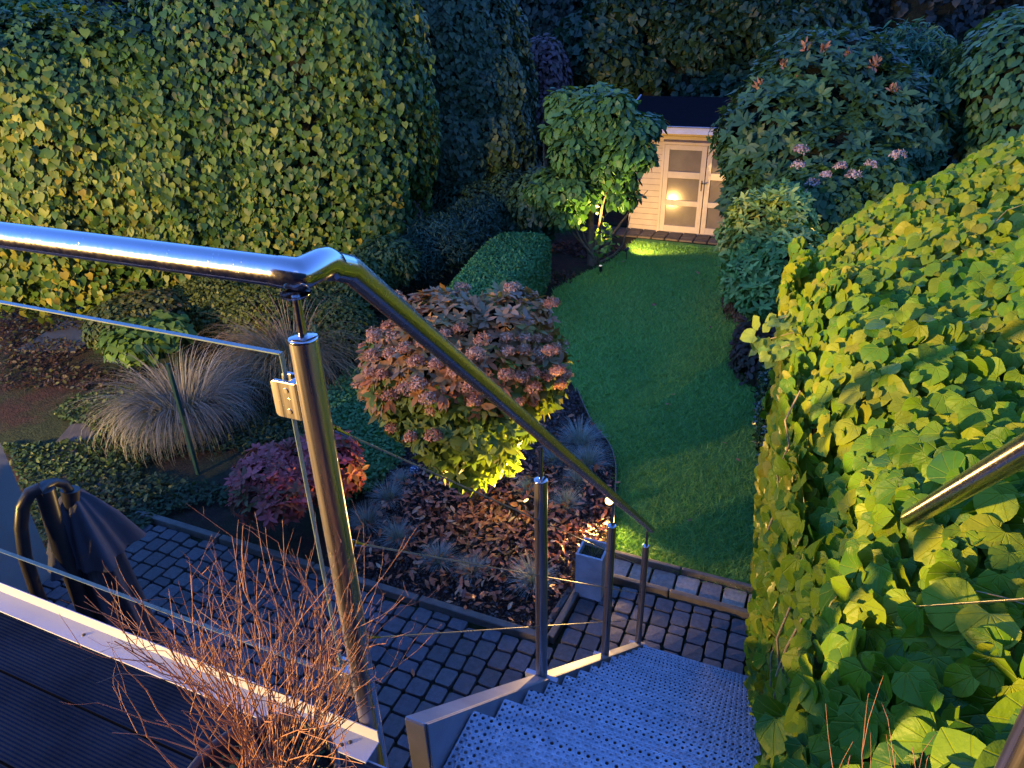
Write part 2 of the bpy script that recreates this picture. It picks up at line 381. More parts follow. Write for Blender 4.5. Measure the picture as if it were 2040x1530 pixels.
# paving setts: one carpet of worn cushions over jointing earth
JOINT=simple('joint_earth',(.006,.007,.005),(.02,.03,.010),12,.95,bump=.5,bs=50,spec=.1)
sheet('paving_bed',[(-5.35,-1.0),(.75,-1.0),(.75,4.24),(-1.16,4.24),(-1.24,3.45),(-5.35,3.45)],.006,JOINT)
t=NT('sett_stone'); p=t.pos(); a_=t.n('VertexColor',layer_name='Col')
t.set(**{'Base Color':t.mix(1.,a_.outputs[0],t.ramp(t.noise(30,6,.7,vec=p),[(.3,(.6,.6,.6)),(.7,(1.25,1.25,1.25))]),'MULTIPLY')},rough=t.ramp(t.noise(14,3,vec=p),[(.3,(.45,)*3),(.7,(.65,)*3)]),spec=.4)
t.bump(t.noise(55,6,.7,vec=p),.5,.006); SETT=t.m
def setts(name,quads,ctone):
    Vs=[];Fs=[];Cs=[];o=0
    for (x0,x1,y0,y1) in quads:
        cx,cy=(x0+x1)/2,(y0+y1)/2; hx,hy=(x1-x0)/2,(y1-y0)/2; ch=.013; ring=[]
        base=[(-hx+ch,-hy),(hx-ch,-hy),(hx,-hy+ch),(hx,hy-ch),(hx-ch,hy),(-hx+ch,hy),(-hx,hy-ch),(-hx,-hy+ch)]
        jt=rng.uniform(-.004,.004,(8,2)); zz=.042+rng.uniform(-.003,.003); tl=rng.uniform(-.02,.02,2); vs=[]
        for s,z in((1.,.0),(.99,.033),(.955,.0395),(.5,.041)):
            for (bx,by),j in zip(base,jt): vs.append((cx+(bx+j[0])*s,cy+(by+j[1])*s,z+(zz-.042)+tl[0]*bx*s+tl[1]*by*s))
        vs.append((cx,cy,zz+.001))
        fs=[(r*8+i,r*8+(i+1)%8,(r+1)*8+(i+1)%8,(r+1)*8+i) for r in range(3) for i in range(8)]+[(24+i,24+i+1,24+(i+2)%8,32) for i in (0,2,4,6)]
        Vs+=vs;Fs+=[tuple(q+o for q in f) for f in fs];o+=len(vs)
        c=np.array(ctone)*rng.uniform(.75,1.25)*np.array([rng.uniform(.96,1.04),1,rng.uniform(.95,1.06)]); Cs+=[c]*len(vs)
    me=npmesh(name,np.array(Vs),np.array(Fs),4,np.array(Cs),smooth=False); return tag(link(name,me,SETT,None),kind='structure')
q=[];x=-5.33
while x<.7:
    w=rng.uniform(.135,.15)
    if x<-1.21<x+w: w=-1.205-x
    y=-.2-rng.uniform(0,.15)
    while y<4.25:
        l=rng.uniform(.135,.165) if rng.uniform()<.85 else rng.uniform(.085,.11)
        top=4.22 if x>-1.215 else 3.43
        y1=min(y+l,top)
        if y1-y>.05 and y<top: q.append((x,x+w-.013,y,y1-.013))
        y+=l
    x+=w
setts('paving',q,(.07,.075,.088))
KERB=simple('kerb_concrete',(.07,.07,.065),(.13,.125,.115),10,.85,bump=.6,bs=50,bd=.006)
b=MB(); x=-5.35
for x0,x1,y0,y1 in ((-5.35,-4.36,3.44,3.5),(-4.35,-3.36,3.445,3.505),(-3.35,-2.36,3.44,3.5),(-2.35,-1.28,3.445,3.505)): b.box(((x0+x1)/2,(y0+y1)/2,.02),(x1-x0-.008,y1-y0,.11))
tag(b.build('kerb_beside_bed',KERB,bevel=.008),kind='structure')
b=MB(); b.box((-1.25,3.86,.02),(.055,.74,.1),rot=-.06); b.box((-1.325,3.80,.0),(.05,.62,.09),rot=-.1)
for i in range(3): b.box((-.88+i*.62,4.265,.02),(.61,.045,.10)); b.box((-.84+i*.62,4.535,.03),(.61,.04,.10))
tag(b.build('kerb_beside_lawn',KERB,bevel=.008),kind='structure')
q=[];x=-1.1
while x<.6:
    w=rng.uniform(.17,.21); q.append((x,x+w-.015,4.295+rng.uniform(-.004,.004),4.50)); x+=w
sheet('border_bed',[(-1.16,4.245),(.75,4.245),(.75,4.56),(-1.12,4.56)],.007,JOINT)
setts('border_setts',q,(.26,.225,.19))
q=[];x=-4.3
while x<-.2:
    y=13.8
    while y<14.25: q.append((x,x+.26,y,y+.17)); y+=.185
    x+=.275
sheet('shed_paving_bed',[(-4.4,13.77),(-.1,13.77),(-.1,14.6),(-4.4,14.6)],.006,JOINT)
setts('shed_paving',q,(.07,.06,.055))
# mulch bed
BED=[(-3.35,4.15),(-3.0,3.52),(-1.33,3.52),(-1.27,4.1),(-1.12,4.6),(-1.22,5.0),(-1.32,5.4),(-1.43,5.8),(-1.6,6.15),(-1.89,6.5),(-2.3,7.2),(-3.4,6.8),(-3.5,5.4)]
sheet('mulch_bed',BED,.01,simple('mulch_soil',(.012,.007,.006),(.045,.025,.02),25,.85,bump=1.,bs=60,bd=.03,spec=.3))
N=26000; P=np.column_stack([rng.uniform(-3.6,-1.0,N),rng.uniform(3.5,7.2,N)]); P=P[inpoly(P,BED)]; N=len(P)
P3=np.column_stack([P,.014+rng.uniform(0,.03,N)+.02*(nz3(np.column_stack([P,P[:,0]*0]),6)+1)])
V,Fc,C,Lc=scatter(T_TINY,P3,rng.normal(size=(N,3))*.7+np.array([0,0,1.]),rng.normal(size=(N,3)),rng.uniform(.015,.045,N),pal(N,[(.012,.008,.007),(.03,.018,.014),(.06,.032,.024),(.035,.03,.034)]))
tag(link('bark_mulch',npmesh('bark_mulch',V,Fc,4,C),LITTER,None),kind='stuff')
N=1500; P=np.column_stack([rng.normal(-2.25,.62,N*2),rng.normal(4.55,.62,N*2)]); P=P[inpoly(P,BED)][:N]
P2=np.column_stack([rng.uniform(-3.4,-1.2,400),rng.uniform(3.6,6.8,400)]); P=np.concatenate([P,P2[inpoly(P2,BED)],np.column_stack([rng.uniform(-3.4,.1,26),rng.uniform(1.5,12.5,26)])]); N=len(P)
P3=np.column_stack([P,.06+rng.uniform(0,.03,N)])
V,Fc,C,Lc=scatter(T_ELL,P3,rng.normal(size=(N,3))*.45+np.array([0,0,1.]),rng.normal(size=(N,3)),rng.uniform(.05,.095,N),pal(N,[(.12,.035,.02),(.28,.08,.03),(.45,.15,.055),(.34,.11,.045),(.5,.33,.2)]),wave=.15)
tag(link('fallen_leaves',npmesh('fallen_leaves',V,Fc,4,C),LITTER,None),kind='stuff')
b=MB(); pts=[(-1.13,4.62),(-1.22,5.0),(-1.32,5.4),(-1.43,5.8),(-1.6,6.15),(-1.89,6.5),(-2.3,7.2)]
from itertools import pairwise
sm=[]
for i in range(60):
    u=i/59*(len(pts)-1); k=min(int(u),len(pts)-2); f=u-k
    p0=pts[max(k-1,0)];p1=pts[k];p2=pts[k+1];p3=pts[min(k+2,len(pts)-1)]
    sm.append(tuple(.5*((2*p1[j])+(-p0[j]+p2[j])*f+(2*p0[j]-5*p1[j]+4*p2[j]-p3[j])*f*f+(-p0[j]+3*p1[j]-3*p2[j]+p3[j])*f**3) for j in(0,1)))
for (x1,y1),(x2,y2) in pairwise(sm):
    n=nrm((y2-y1,-(x2-x1),0))*.004
    b.prism([(x1-n[0],y1-n[1],0),(x1+n[0],y1+n[1],0),(x2+n[0],y2+n[1],0),(x2-n[0],y2-n[1],0)],(0,0,.075))
tag(b.build('lawn_edging',simple('edging_steel',(.10,.085,.075),(.2,.16,.13),10,.5,metal=.6)),'thin curved metal edging strip between the mulch bed and the lawn','edging')
# slabs in the neighbouring left bed
SLAB=simple('slab_stone',(.035,.035,.042),(.06,.06,.07),6,.55,bump=.4,bs=30)
b=MB()
for (px,py,w,h,r) in ((160,880,.5,.75,.5),(175,965,.6,.5,.6)):
    g_=gz(px,py); b.box((g_[0],g_[1],.005),(w,h,.05),rot=r)
tag(b.build('stepping_slabs',SLAB,bevel=.01),kind='structure')
b=MB()
for (px,py,w,h,r) in ((150,665,.9,1.3,.3),(270,572,1.6,1.2,.7),(385,565,1.0,1.0,.7)):
    g_=gz(px,py); b.box((g_[0],g_[1],.005),(w,h,.05),rot=r)
tag(b.build('far_path_slabs',SLAB,bevel=.01),kind='structure')
# ================================================================== BALCONY, STAIR, RAILING
FZ=2.84; XL=-.65; XR=.34
t=NT('deck_board'); p=t.pos(); sp=t.n('SeparateXYZ'); t.l(p,sp.inputs[0])
w=t.math('SINE',t.math('MULTIPLY',sp.outputs[1],2*PI/.0075)); gap=t.math('LESS_THAN',t.math('FRACT',t.math('DIVIDE',t.math('ADD',sp.outputs[1],.03),.145)),.035)
t.set(**{'Base Color':t.mix(gap,t.ramp(t.noise(6,5,vec=p),[(.3,(.005,.009,.018)),(.7,(.010,.018,.036))]),(.004,.004,.004))},rough=.9,spec=0.)
t.bump(t.math('SUBTRACT',t.math('ADD',t.math('MULTIPLY',w,.5),t.noise(80,4,vec=p)),t.math('MULTIPLY',gap,3.)),.4,.0009); DECK=t.m
deck=empty('balcony_deck',(-2.5,0,FZ),'dark ribbed decking boards of the raised balcony floor','deck')
b=MB(); b.box((-2.85,-1.022,FZ-.02),(7.3,3.394,.04)); b.build('boards',DECK,deck)
b=MB(); b.box((-2.85,.678,FZ-.075),(7.3,.006,.14)); b.box((-2.85,-1.02,FZ-.12),(7.2,3.3,.10)); b.build('edge_fascia',ALU,deck)
trim=empty('edge_profile',(-2.5,.7,FZ),'pale aluminium angle profile screwed along the balcony floor edge','edge profile')
b=MB(); x0,x1=-5.5,-.615
b.box(((x0+x1)/2,.6925,FZ+.003),(x1-x0,.047,.003)); b.box(((x0+x1)/2,.7165,FZ+.018),(x1-x0,.003,.036)); b.build('profile',ALU,trim,bevel=.0008)
SCR=simple('dark_screw',(.02,.018,.016),(.05,.04,.03),30,.6)
for sx,sy in ((-.668,.694),(-.680,.683),(-1.4,.692),(-2.1,.692)):
    b=MB(); b.lathe((sx,sy,FZ+.0046),[(.0001,.0022),(.003,.002),(.0046,.0005),(.005,0)],12); b.build('screw',SCR,trim)
# staircase
GALV=simple('galvanised_steel',(.17,.19,.23),(.28,.30,.35),5,.45,metal=.5,bump=.08)
stair=empty('staircase',(-.15,2.3,0),'steep galvanised steel garden stair with perforated treads','staircase')
t=NT('perforated_tread'); p=t.pos(); sp=t.n('SeparateXYZ'); t.l(p,sp.inputs[0])
PX,PY=.0235,.0205
row=t.math('FLOOR',t.math('DIVIDE',sp.outputs[1],PY)); odd=t.math('MODULO',t.math('ABSOLUTE',row),2.)
def cell(dx,dy,r):
    u=t.math('SUBTRACT',t.math('FRACT',t.math('ADD',t.math('DIVIDE',sp.outputs[0],PX),dx)),.5); u=t.math('MULTIPLY',u,PX)
    v=t.math('SUBTRACT',t.math('FRACT',t.math('ADD',t.math('DIVIDE',sp.outputs[1],PY),dy)),.5); v=t.math('MULTIPLY',v,PY)
    return t.math('SQRT',t.math('ADD',t.math('MULTIPLY',u,u),t.math('MULTIPLY',v,v)))
dA=cell(0,0,0); dB=cell(.5,.5,0)
big=t.math('LESS_THAN',dA,.0046); small=t.math('LESS_THAN',dB,.0022)
hole=t.math('MAXIMUM',big,small)
fl=t.n('NewGeometry'); sn=t.n('SeparateXYZ'); t.l(fl.outputs['Normal'],sn.inputs[0]); flat=t.math('GREATER_THAN',t.math('ABSOLUTE',sn.outputs[2]),.7)
hole=t.math('MULTIPLY',hole,flat)
rim=t.ramp(dA,[(.0045,(0,0,0)),(.0062,(1,1,1)),(.0085,(0,0,0))]); rim2=t.ramp(dB,[(.0022,(1,1,1)),(.005,(0,0,0))])
t.set(**{'Base Color':t.ramp(t.noise(30,4,vec=p),[(.3,(.13,.16,.21)),(.7,(.25,.29,.36))])},rough=.38,metal=.55)
t.bump(t.math('ADD',rim,rim2),.9,.0025)
tb=t.n('BsdfTransparent'); mx=t.n('MixShader'); t.l(hole,mx.inputs[0]); t.l(t.b.outputs[0],mx.inputs[1]); t.l(tb.outputs[0],mx.inputs[2]); t.l(mx.outputs[0],t.out.inputs[0]); PERF=t.m
NT_=14; GO,RI=.1898,.1775
for i in range(NT_):
    yb=1.084+GO*i; z=2.49-RI*i; o=bpy.data.objects.new('tread',None)
    b=MB(); x0,x1=-.605,.285
    b.box(((x0+x1)/2,yb-.13,z-.0015),(x1-x0,.262,.003)); b.box(((x0+x1)/2,yb+.0025,z-.019),(x1-x0,.003,.038)); b.box(((x0+x1)/2,yb-.2625,z-.016),(x1-x0,.003,.03))
    b.box((x0-.0015,yb-.13,z-.018),(.003,.262,.036)); b.box((x1+.0015,yb-.13,z-.018),(.003,.262,.036))
    b.build('tread',PERF,stair)
SLP=math.atan2(RI,GO); 
def stringer(xc,sg):
    b=MB(); u=np.array([0,math.cos(SLP),-math.sin(SLP)]); nn=np.array([0,math.sin(SLP),math.cos(SLP)])
    top0=np.array([0,.885,2.685]); ln=(2.685-.06)/math.sin(SLP); hgt=.19
    A=top0; B=np.array([0,top0[1]+ln*u[1],.06])
    # web: top edge A-B, plumb ends
    web=[A,B,B+np.array([0,-.06,-.055]),B+np.array([0,-.17,-.055]),A+np.array([0,0.,-.27])]
    b.prism([(xc-.003,q[1],q[2]) for q in web],(.006,0,0))
    fl_=[A,B,B-nn*.006,A-nn*.006]; off=-sg*.052
    b.prism([(xc-.003 if off<0 else xc+.003,q[1],q[2]) for q in fl_],(off,0,0))
    b.prism([(xc-.003 if off<0 else xc+.003,q[1],q[2]) for q in (A-nn*.007,A+np.array([0,.006,-.007]),A+np.array([0,.006,-.27]),A+np.array([0,0,-.27]))],(off,0,0))
    return b.build('stringer',GALV,stair,bevel=.002)
stringer(-.618,1); stringer(.30,-1)
# railings
def railing(X,label,left):
    rl=empty('stair_railing',(X,.741,FZ),label,'railing')
    posts=[(.741,3.69,2.55 if left else 2.55),(1.691,2.81,1.935),(2.632,1.918,1.044),(3.563,1.05,.177)]
    if not left: posts=posts[:1]
    sl_=-.937
    hz=lambda y: 3.765+sl_*(y-.81)
    for i,(y,zt,zb) in enumerate(posts):
        b=MB(); b.tube([(X,y,zb),(X,y,zt-.004)],.0212,28); po=b.build('post',BRUSH,rl)
        b=MB(); b.lathe((X,y,zt-.004),[(.0212,0),(.0222,.001),(.0222,.004),(.020,.006),(.0065,.0065)],28); b.build('cap',STEEL,po)
        b=MB(); top=(3.757 if i==0 else hz(y)-.016); b.tube([(X,y,zt),(X,y,top)],.0065 if i==0 else .007,14)
        if i==0: b.lathe((X,y,top-.004),[(.0065,0),(.02,.001),(.022,.005)],20)
        b.build('pin',STEEL,po)
        if i and left:
            b=MB(); b.box((X,y,zb-.012),(.125,.022,.024)); b.box((X+.02,y,zb-.04),(.03,.03,.06)); b.build('foot_bracket',ALU,po,bevel=.003)
    return rl,hz
lr,hz=railing(XL,'left stainless steel railing with glass panel beside the balcony and stair',True)
b=MB(); b.tube([(-5.5,.757,3.78),(XL-.03,.757,3.78)],.0225,32); b.build('handrail',STEEL,lr)
b=MB(); e0=(XL-.034,.757,3.78); b.tube([e0,(XL-.004,.757,3.78),(XL,.761,3.78),(XL,.800,3.780),(XL,.815,3.779),(XL,.825,3.774),(XL,.833,3.767)],.0232,36); b.build('elbow',STEEL,lr)
b=MB(); y0=.838; y1=3.70; b.tube([(XL,y0,3.766),(XL,.87,3.753),(XL,y1,hz(y1)+.02)],.0215,32); b.build('stair_handrail',STEEL2,lr)
b=MB(); b.tube([(XL,.828,3.771),(XL,.862,3.755)],.0226,32); b.build('collar',STEEL,lr)
for z0 in (3.508,3.275,3.043):
    b=MB(); pts=[(XL,.785,z0)]; 
    ends=3.6; dz=-(3.508-2.58)/(1.748-.786)
    for k in range(1,13):
        y=.785+(ends-.785)*k/12; pts.append((XL,y,z0+dz*(y-.785)*(.985)))
    b.tube(pts,.002,8); cb=b.build('cable',BRUSH,lr)
    b=MB(); d=np.array([0,.716,-.698]); p0=np.array([XL,.762,z0+.022]); b.tube([p0,p0+d*.014],.0055,10); b.tube([p0+d*.016,p0+d*.03],.0068,6); b.tube([p0+d*.03,p0+d*.062],.0042,10); b.build('tensioner',STEEL,cb)
# glass
t=NT('glass'); gl=t.n('BsdfGlossy',inp={'Roughness':.02,'Color':(.8,.9,1,1)}); tr=t.n('BsdfTransparent',inp={'Color':(.90,.945,.93,1)}); fr=t.n('Fresnel',inp={'IOR':1.5}); mx=t.n('MixShader')
p=t.pos(); v=t.n('TexVoronoi',inp={'Scale':55.}); t.l(p,v.inputs['Vector']); dm=t.ramp(v.outputs['Distance'],[(.0,(1,1,1)),(.10,(0,0,0))]); gt=t.ramp(t.noise(12,2,vec=p),[(.6,(0,0,0)),(.64,(1,1,1))])
bp=t.n('Bump',inp={'Strength':.6,'Distance':.003}); t.l(t.mix(1.,dm,gt,'MULTIPLY'),bp.inputs['Height']); t.l(bp.outputs[0],gl.inputs['Normal'])
geo=t.n('NewGeometry'); t.l(t.math('MULTIPLY',t.math('MULTIPLY',fr.outputs[0],.5),t.math('SUBTRACT',1.,geo.outputs['Backfacing'])),mx.inputs[0]); t.l(tr.outputs[0],mx.inputs[1]); t.l(gl.outputs[0],mx.inputs[2]); t.l(mx.outputs[0],t.out.inputs[0]); GLASS=t.m
EDGE=simple('glass_edge',(.07,.12,.13),(.12,.17,.18),30,.25,bump=.1)
b=MB(); gx0,gx1,gz0,gz1=-5.4,-.700,2.957,3.655; b.box(((gx0+gx1)/2,.745,(gz0+gz1)/2),(gx1-gx0,.0088,gz1-gz0-.002)); g=b.build('glass_panel',GLASS,lr)
b=MB(); b.box(((gx0+gx1)/2,.745,gz1),(gx1-gx0,.009,.0022)); b.box(((gx0+gx1)/2,.745,gz0),(gx1-gx0,.009,.0015)); b.box((gx1,.745,(gz0+gz1)/2),(.0015,.009,gz1-gz0-.004)); b.build('glass_edge',EDGE,g)
for zc_ in (3.585,2.965):
    def plate(y):
        w_,h_,r_=.047,.064,.008; xr=-.669; xl=xr-w_; P_=[(xr,zc_-h_/2),(xr,zc_+h_/2)]
        for cx,cz,a0 in((xl+r_,zc_+h_/2-r_,90),(xl+r_,zc_-h_/2+r_,180)):
            for k in range(6): a=math.radians(a0+k*18); P_.append((cx+r_*math.cos(a),cz+r_*math.sin(a)))
        return [(x_,y,z_) for x_,z_ in P_]
    b=MB(); b.prism(plate(.727),(0,.0075,0)); b.prism(plate(.7525),(0,.0075,0)); b.box((-.677,.743,zc_),(.018,.018,.062))
    cl=b.build('glass_clamp',BRUSH,lr,bevel=.0015)
    for dz_ in(-.018,.018):
        b=MB(); b.tube([(-.688,.7272,zc_+dz_),(-.688,.7255,zc_+dz_)],.0042,14); b.build('clamp_screw',BRUSH,cl)
# right side
rr,_=railing(XR,'right stair railing half buried in heart-leaved ivy at the picture edge',False)
b=MB(); y0=.80; y1=1.67; b.tube([(XR,y0,hz(y0)+.02),(XR,y1,hz(y1)+.0)],.0215,32); b.build('stair_handrail',STEEL2,rr)
b=MB(); dz=-(3.508-2.58)/(1.748-.786)
b.tube([(XR,.785,3.508),(XR,2.2,3.508+dz*1.415)],.002,8); b.build('cable',BRUSH,rr)
# ================================================================== POTTED SHRUBS (bare twigs)
TWIG=simple('twig_bark',(.15,.065,.035),(.28,.13,.07),40,.6,bump=.3,bs=120,bd=.002)
def twigs(name,parent,base,rad,n,lmin,lmax,ok,seed,spread=1.,bias=(0,0)):
    r=random.Random(seed); b=MB()
    def grow(p,d,l,rd,lev):
        k=max(3,int(l/.035)); pts=[p];q=p.copy();dd=d.copy()
        for i in range(k):
            dd=nrm(dd+np.array([r.gauss(0,.12),r.gauss(0,.12),r.gauss(0,.10)+.09])); q=q+dd*(l/k)
            if not ok(q): break
            pts.append(q.copy())
            if lev<3 and i>0 and r.random()<(.62 if lev<2 else .33):
                sd=nrm(dd+np.array([r.gauss(0,.5),r.gauss(0,.5),r.gauss(.15,.4)])); grow(q.copy(),sd,l*r.uniform(.35,.62),rd*(1-i/k*.5)*.78,lev+1)
        if len(pts)>1:
            m_=len(pts); b.tube(pts,[rd*(1-.55*i/(m_-1)) for i in range(m_)],5 if lev<2 else 4,cap=False)
            if r.random()<.5: b.tube([pts[-1],pts[-1]+dd*.005],[rd*.8,rd*.2],4,cap=False)
    for i in range(n):
        a=r.uniform(0,2*PI); s=spread*r.uniform(0.05,1.)**.6
        d=nrm((math.cos(a)*s+bias[0],math.sin(a)*s+bias[1],1.5-.62*s*.9)); p=np.array(base)+np.array([math.cos(a),math.sin(a),0])*rad*r.uniform(.1,1)
        grow(p,d,r.uniform(lmin,lmax),.0017,0)
    return b.build(name,TWIG,parent)
POT=simple('pot_plastic',(.012,.013,.02),(.022,.023,.034),8,.45,bump=.08)
SOILP=simple('pot_soil',(.008,.006,.005),(.03,.022,.016),40,.9,bump=1.,bs=90,bd=.01)
pc=(-.635,.455); PZ=3.075
pot=empty('potted_shrub',(pc[0],pc[1],FZ),'leafless twiggy shrub in a round dark pot on the balcony deck','potted plant')
def potmesh(c,parent,R_=.118,zt=PZ):
    b=MB(); hh=zt-FZ-.004; b.lathe((c[0],c[1],FZ+.004),[(.001,0),(R_*.72,0),(R_*.76,.01),(R_*.97,hh-.02),(R_*1.03,hh-.018),(R_*1.04,hh-.002),(R_*1.02,hh),(R_*.97,hh),(R_*.94,hh-.012),(R_*.90,hh-.045)],64); b.build('pot',POT,parent)
    n=24; V=[(c[0],c[1],zt-.03)];F_=[]
    for r_ in range(1,9):
        for j in range(n):
            a=2*PI*j/n; q=R_*.915*r_/8; V.append((c[0]+q*math.cos(a),c[1]+q*math.sin(a),zt-.036+random.uniform(-.004,.006)+.012*(1-r_/8)))
    F_=[(0,1+j,1+(j+1)%n) for j in range(n)]+[(1+r_*n+j,1+(r_+1)*n+j,1+(r_+1)*n+(j+1)%n,1+r_*n+(j+1)%n) for r_ in range(7) for j in range(n)]
    b=MB(); b.add(V,F_,0,True); return b.build('soil',SOILP,parent)
so_=potmesh(pc,pot)
twigs('branches',pot,(pc[0]+.01,pc[1]+.03,PZ-.03),.045,54,.20,.36,lambda q:(q[1]<.728 or q[2]>9) and q[2]<3.43 and q[2]>PZ-.03 and not(q[1]>.70 and q[2]<2.9),11,1.,(-.02,.38))
N=420; a=rng.uniform(0,6.28,N); r_=.105*np.sqrt(rng.uniform(0,1,N)); P=np.column_stack([pc[0]+r_*np.cos(a),pc[1]+r_*np.sin(a),np.full(N,PZ-.026)+rng.uniform(0,.008,N)]); ok=nz3(P,30)>-.05; P=P[ok]
V,Fc,C,Lc=scatter(T_OVAL,P,rng.normal(size=P.shape)*.4+np.array([0,0,1.]),rng.normal(size=P.shape),rng.uniform(.006,.013,len(P)),pal(len(P),[(.03,.10,.03),(.06,.16,.06)]))
link('seedlings',npmesh('seedlings',V,Fc,4,C,Lc),LEAF,pot)
pc2=(.16,.33); pot2=empty('potted_shrub',(pc2[0],pc2[1],FZ),'second leafless shrub whose reddish twig tips rise at the bottom right edge','potted plant')
b=MB(); b.box((pc2[0],pc2[1]-.05,FZ-.02),(.5,.45,.038)); 
potmesh(pc2,pot2,.11); twigs('branches',pot2,(pc2[0],pc2[1],PZ-.03),.05,13,.25,.40,lambda q:q[2]<3.53 and q[1]<.7 and abs(q[0]-.17)<.19 and q[1]>.1,5,.45,(0,.25))
# ================================================================== IVY WALL right, near
def ztop(a,b_):
    return 2.72+.20*np.clip((2.6-b_)/1.4,0,1)+.40*np.clip(a-.1,-.3,1.6)+.10*np.sin(b_*2.1+a*1.3)*.6+.05*np.sin(b_*5.3-a*4)+.04*np.sin(a*7+b_*2)-.05*np.clip(1.2-b_,0,1)
def aedge(b_): return .255-.062*b_+.03*np.sin(b_*4.)
def bfar(a): return 5.35+.9*np.clip(a,-.1,.7)/.7+.12*np.sin(a*9)
ivy=empty('ivy_wall',(1.2,3,0),'huge near mass of heart-shaped ivy leaves glowing yellow along the right','ivy')
N=27000
A_=rng.uniform(-.35,2.7,N); B_=.25+6.1*rng.uniform(0,1,N)**1.25; e=aedge(B_); ok=(A_>e)&(B_<bfar(A_))
A_,B_,e=A_[ok],B_[ok],e[ok]; rd=np.clip((A_-e)/.28,0,1); rf=np.clip((bfar(A_)-B_)/.35,0,1)
Z_=ztop(A_,B_)-.20*(1-rd)**2-.22*(1-rf)**2; up_=rng.uniform(0,1,len(A_)); Z_=Z_-.16*up_**1.3+.05*(rng.uniform(0,1,len(A_))<.06)
P1=np.column_stack([A_,B_,Z_]); n1=np.column_stack([-(1-rd)*1.6-.25,(1-rf)*1.2-.35,np.full(len(A_),1.0)])
N=9000; B_=.35+5.1*rng.uniform(0,1,N)**1.1; zz=rng.uniform(0,1,N)**.8*2.5; A_=aedge(B_)+.03*rng.uniform(-1,1,N)+.05*nz3(np.column_stack([B_,B_,zz]),3)+.10*(1-zz/2.6)
P2=np.column_stack([A_,B_,zz+.1]); n2=np.column_stack([np.full(N,-1.),np.full(N,-.35),np.full(N,.45)])
# bulging back and far faces
N=2500; A_=rng.uniform(-.1,2.6,N); zz=rng.uniform(1.2,2.6,N); P4=np.column_stack([A_,bfar(A_)+.05,np.minimum(zz,ztop(A_,bfar(A_))-.2)]); n4=np.tile([0,1.,.3],(N,1))
P=np.concatenate([P1,P2,P4]); n0=np.concatenate([n1,n2,n4])
keep=~((np.abs(P[:,0]-XR)<.05)&(P[:,1]<1.62)&(P[:,2]>3.765-.937*(P[:,1]-.81)-.06)); P=P[keep];n0=n0[keep]
keep=~((P[:,0]<.36)&(P[:,1]<.75)&(P[:,2]>2.6)&(P[:,0]<.12)); P=P[keep];n0=n0[keep]
n=n0+rng.normal(size=P.shape)*.42+np.array([-.45,-.55,-.1]); d=rng.normal(size=P.shape)*.55+np.array([-.35,-.45,-.75])
N=len(P); young=rng.uniform(0,1,N)<.16; sz=np.where(young,rng.uniform(.03,.055,N),rng.uniform(.048,.096,N))
col=pal(N,[(.03,.11,.012),(.07,.17,.008),(.13,.22,.006),(.19,.235,.012),(.28,.255,.018)],P,2.2)
V,Fc,C,Lc=scatter(T_IVY,P,n,d,sz,col,var=.8,wave=.05)
link('leaves',npmesh('leaves',V,Fc,4,C,Lc,smooth=True),LEAFN,ivy)
# near-black sheet below the leaf skin, standing in for the shade inside
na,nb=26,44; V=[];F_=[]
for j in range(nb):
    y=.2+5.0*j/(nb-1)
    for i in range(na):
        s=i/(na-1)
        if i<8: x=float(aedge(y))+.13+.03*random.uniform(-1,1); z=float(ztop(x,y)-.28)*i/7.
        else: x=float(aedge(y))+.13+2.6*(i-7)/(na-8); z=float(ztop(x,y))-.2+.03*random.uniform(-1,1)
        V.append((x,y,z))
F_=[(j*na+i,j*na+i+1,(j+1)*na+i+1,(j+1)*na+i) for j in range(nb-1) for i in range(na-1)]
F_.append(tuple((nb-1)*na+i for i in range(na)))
b=MB(); b.add(V,F_,0,True); b.build('inner_shade',CORE,ivy)
b=MB()
IVST=simple('ivy_stem',(.16,.13,.06),(.28,.22,.10),30,.6)
for k in range(60):
    a0=random.uniform(.7,2.2); y0=.5+4.2*random.random()**1.3; p=np.array([a0,y0,float(ztop(a0,y0))-.12]); d=nrm((random.gauss(-.3,.6),random.gauss(-.1,.6),.25)); pts=[p]
    for i in range(7): d=nrm(d+np.array([random.gauss(0,.25),random.gauss(0,.25),random.gauss(-.02,.18)])); p=p+d*.05; pts.append(p)
    b.tube(pts,[.0028*(1-.08*i) for i in range(8)],5,cap=False)
for k in range(5):
    y0=random.uniform(1.0,2.6); x0=float(aedge(y0))-.03; z=random.uniform(1.6,2.3); pts=[(x0+random.gauss(0,.015),y0+random.gauss(0,.02)+.03*i,z+.11*i) for i in range(6)]; b.tube(pts,.004,6)
b.build('stems',IVST,ivy)
# three spray shoots leaning out over the lawn
b=MB(); Ps=[];
for (y0,L_) in ((3.75,.30),(3.6,.24),(4.0,.2)):
    p=np.array([float(aedge(y0))+.05,y0,2.58]); d=nrm((-1,-.1,-.05)); pts=[p]
    for i in range(7): d=nrm(d+np.array([0,random.gauss(0,.15),-.10])); p=p+d*L_/7; pts.append(p); Ps.append(p+rng.normal(size=3)*.012); Ps.append(p+rng.normal(size=3)*.03-np.array([0,0,.02]))
    b.tube(pts,.0025,5)
b.build('side_shoots',IVST,ivy); P=np.array(Ps); N=len(P)
V,Fc,C,Lc=scatter(T_IVY,P,np.tile([-.3,-.6,1.],(N,1))+rng.normal(size=(N,3))*.4,rng.normal(size=(N,3))*.4+np.array([-.4,-.3,-.8]),rng.uniform(.05,.08,N),pal(N,[(.10,.2,.03),(.2,.28,.04)]),wave=.1)
link('shoot_leaves',npmesh('shoot_leaves',V,Fc,4,C,Lc,smooth=True),LEAFN,ivy)
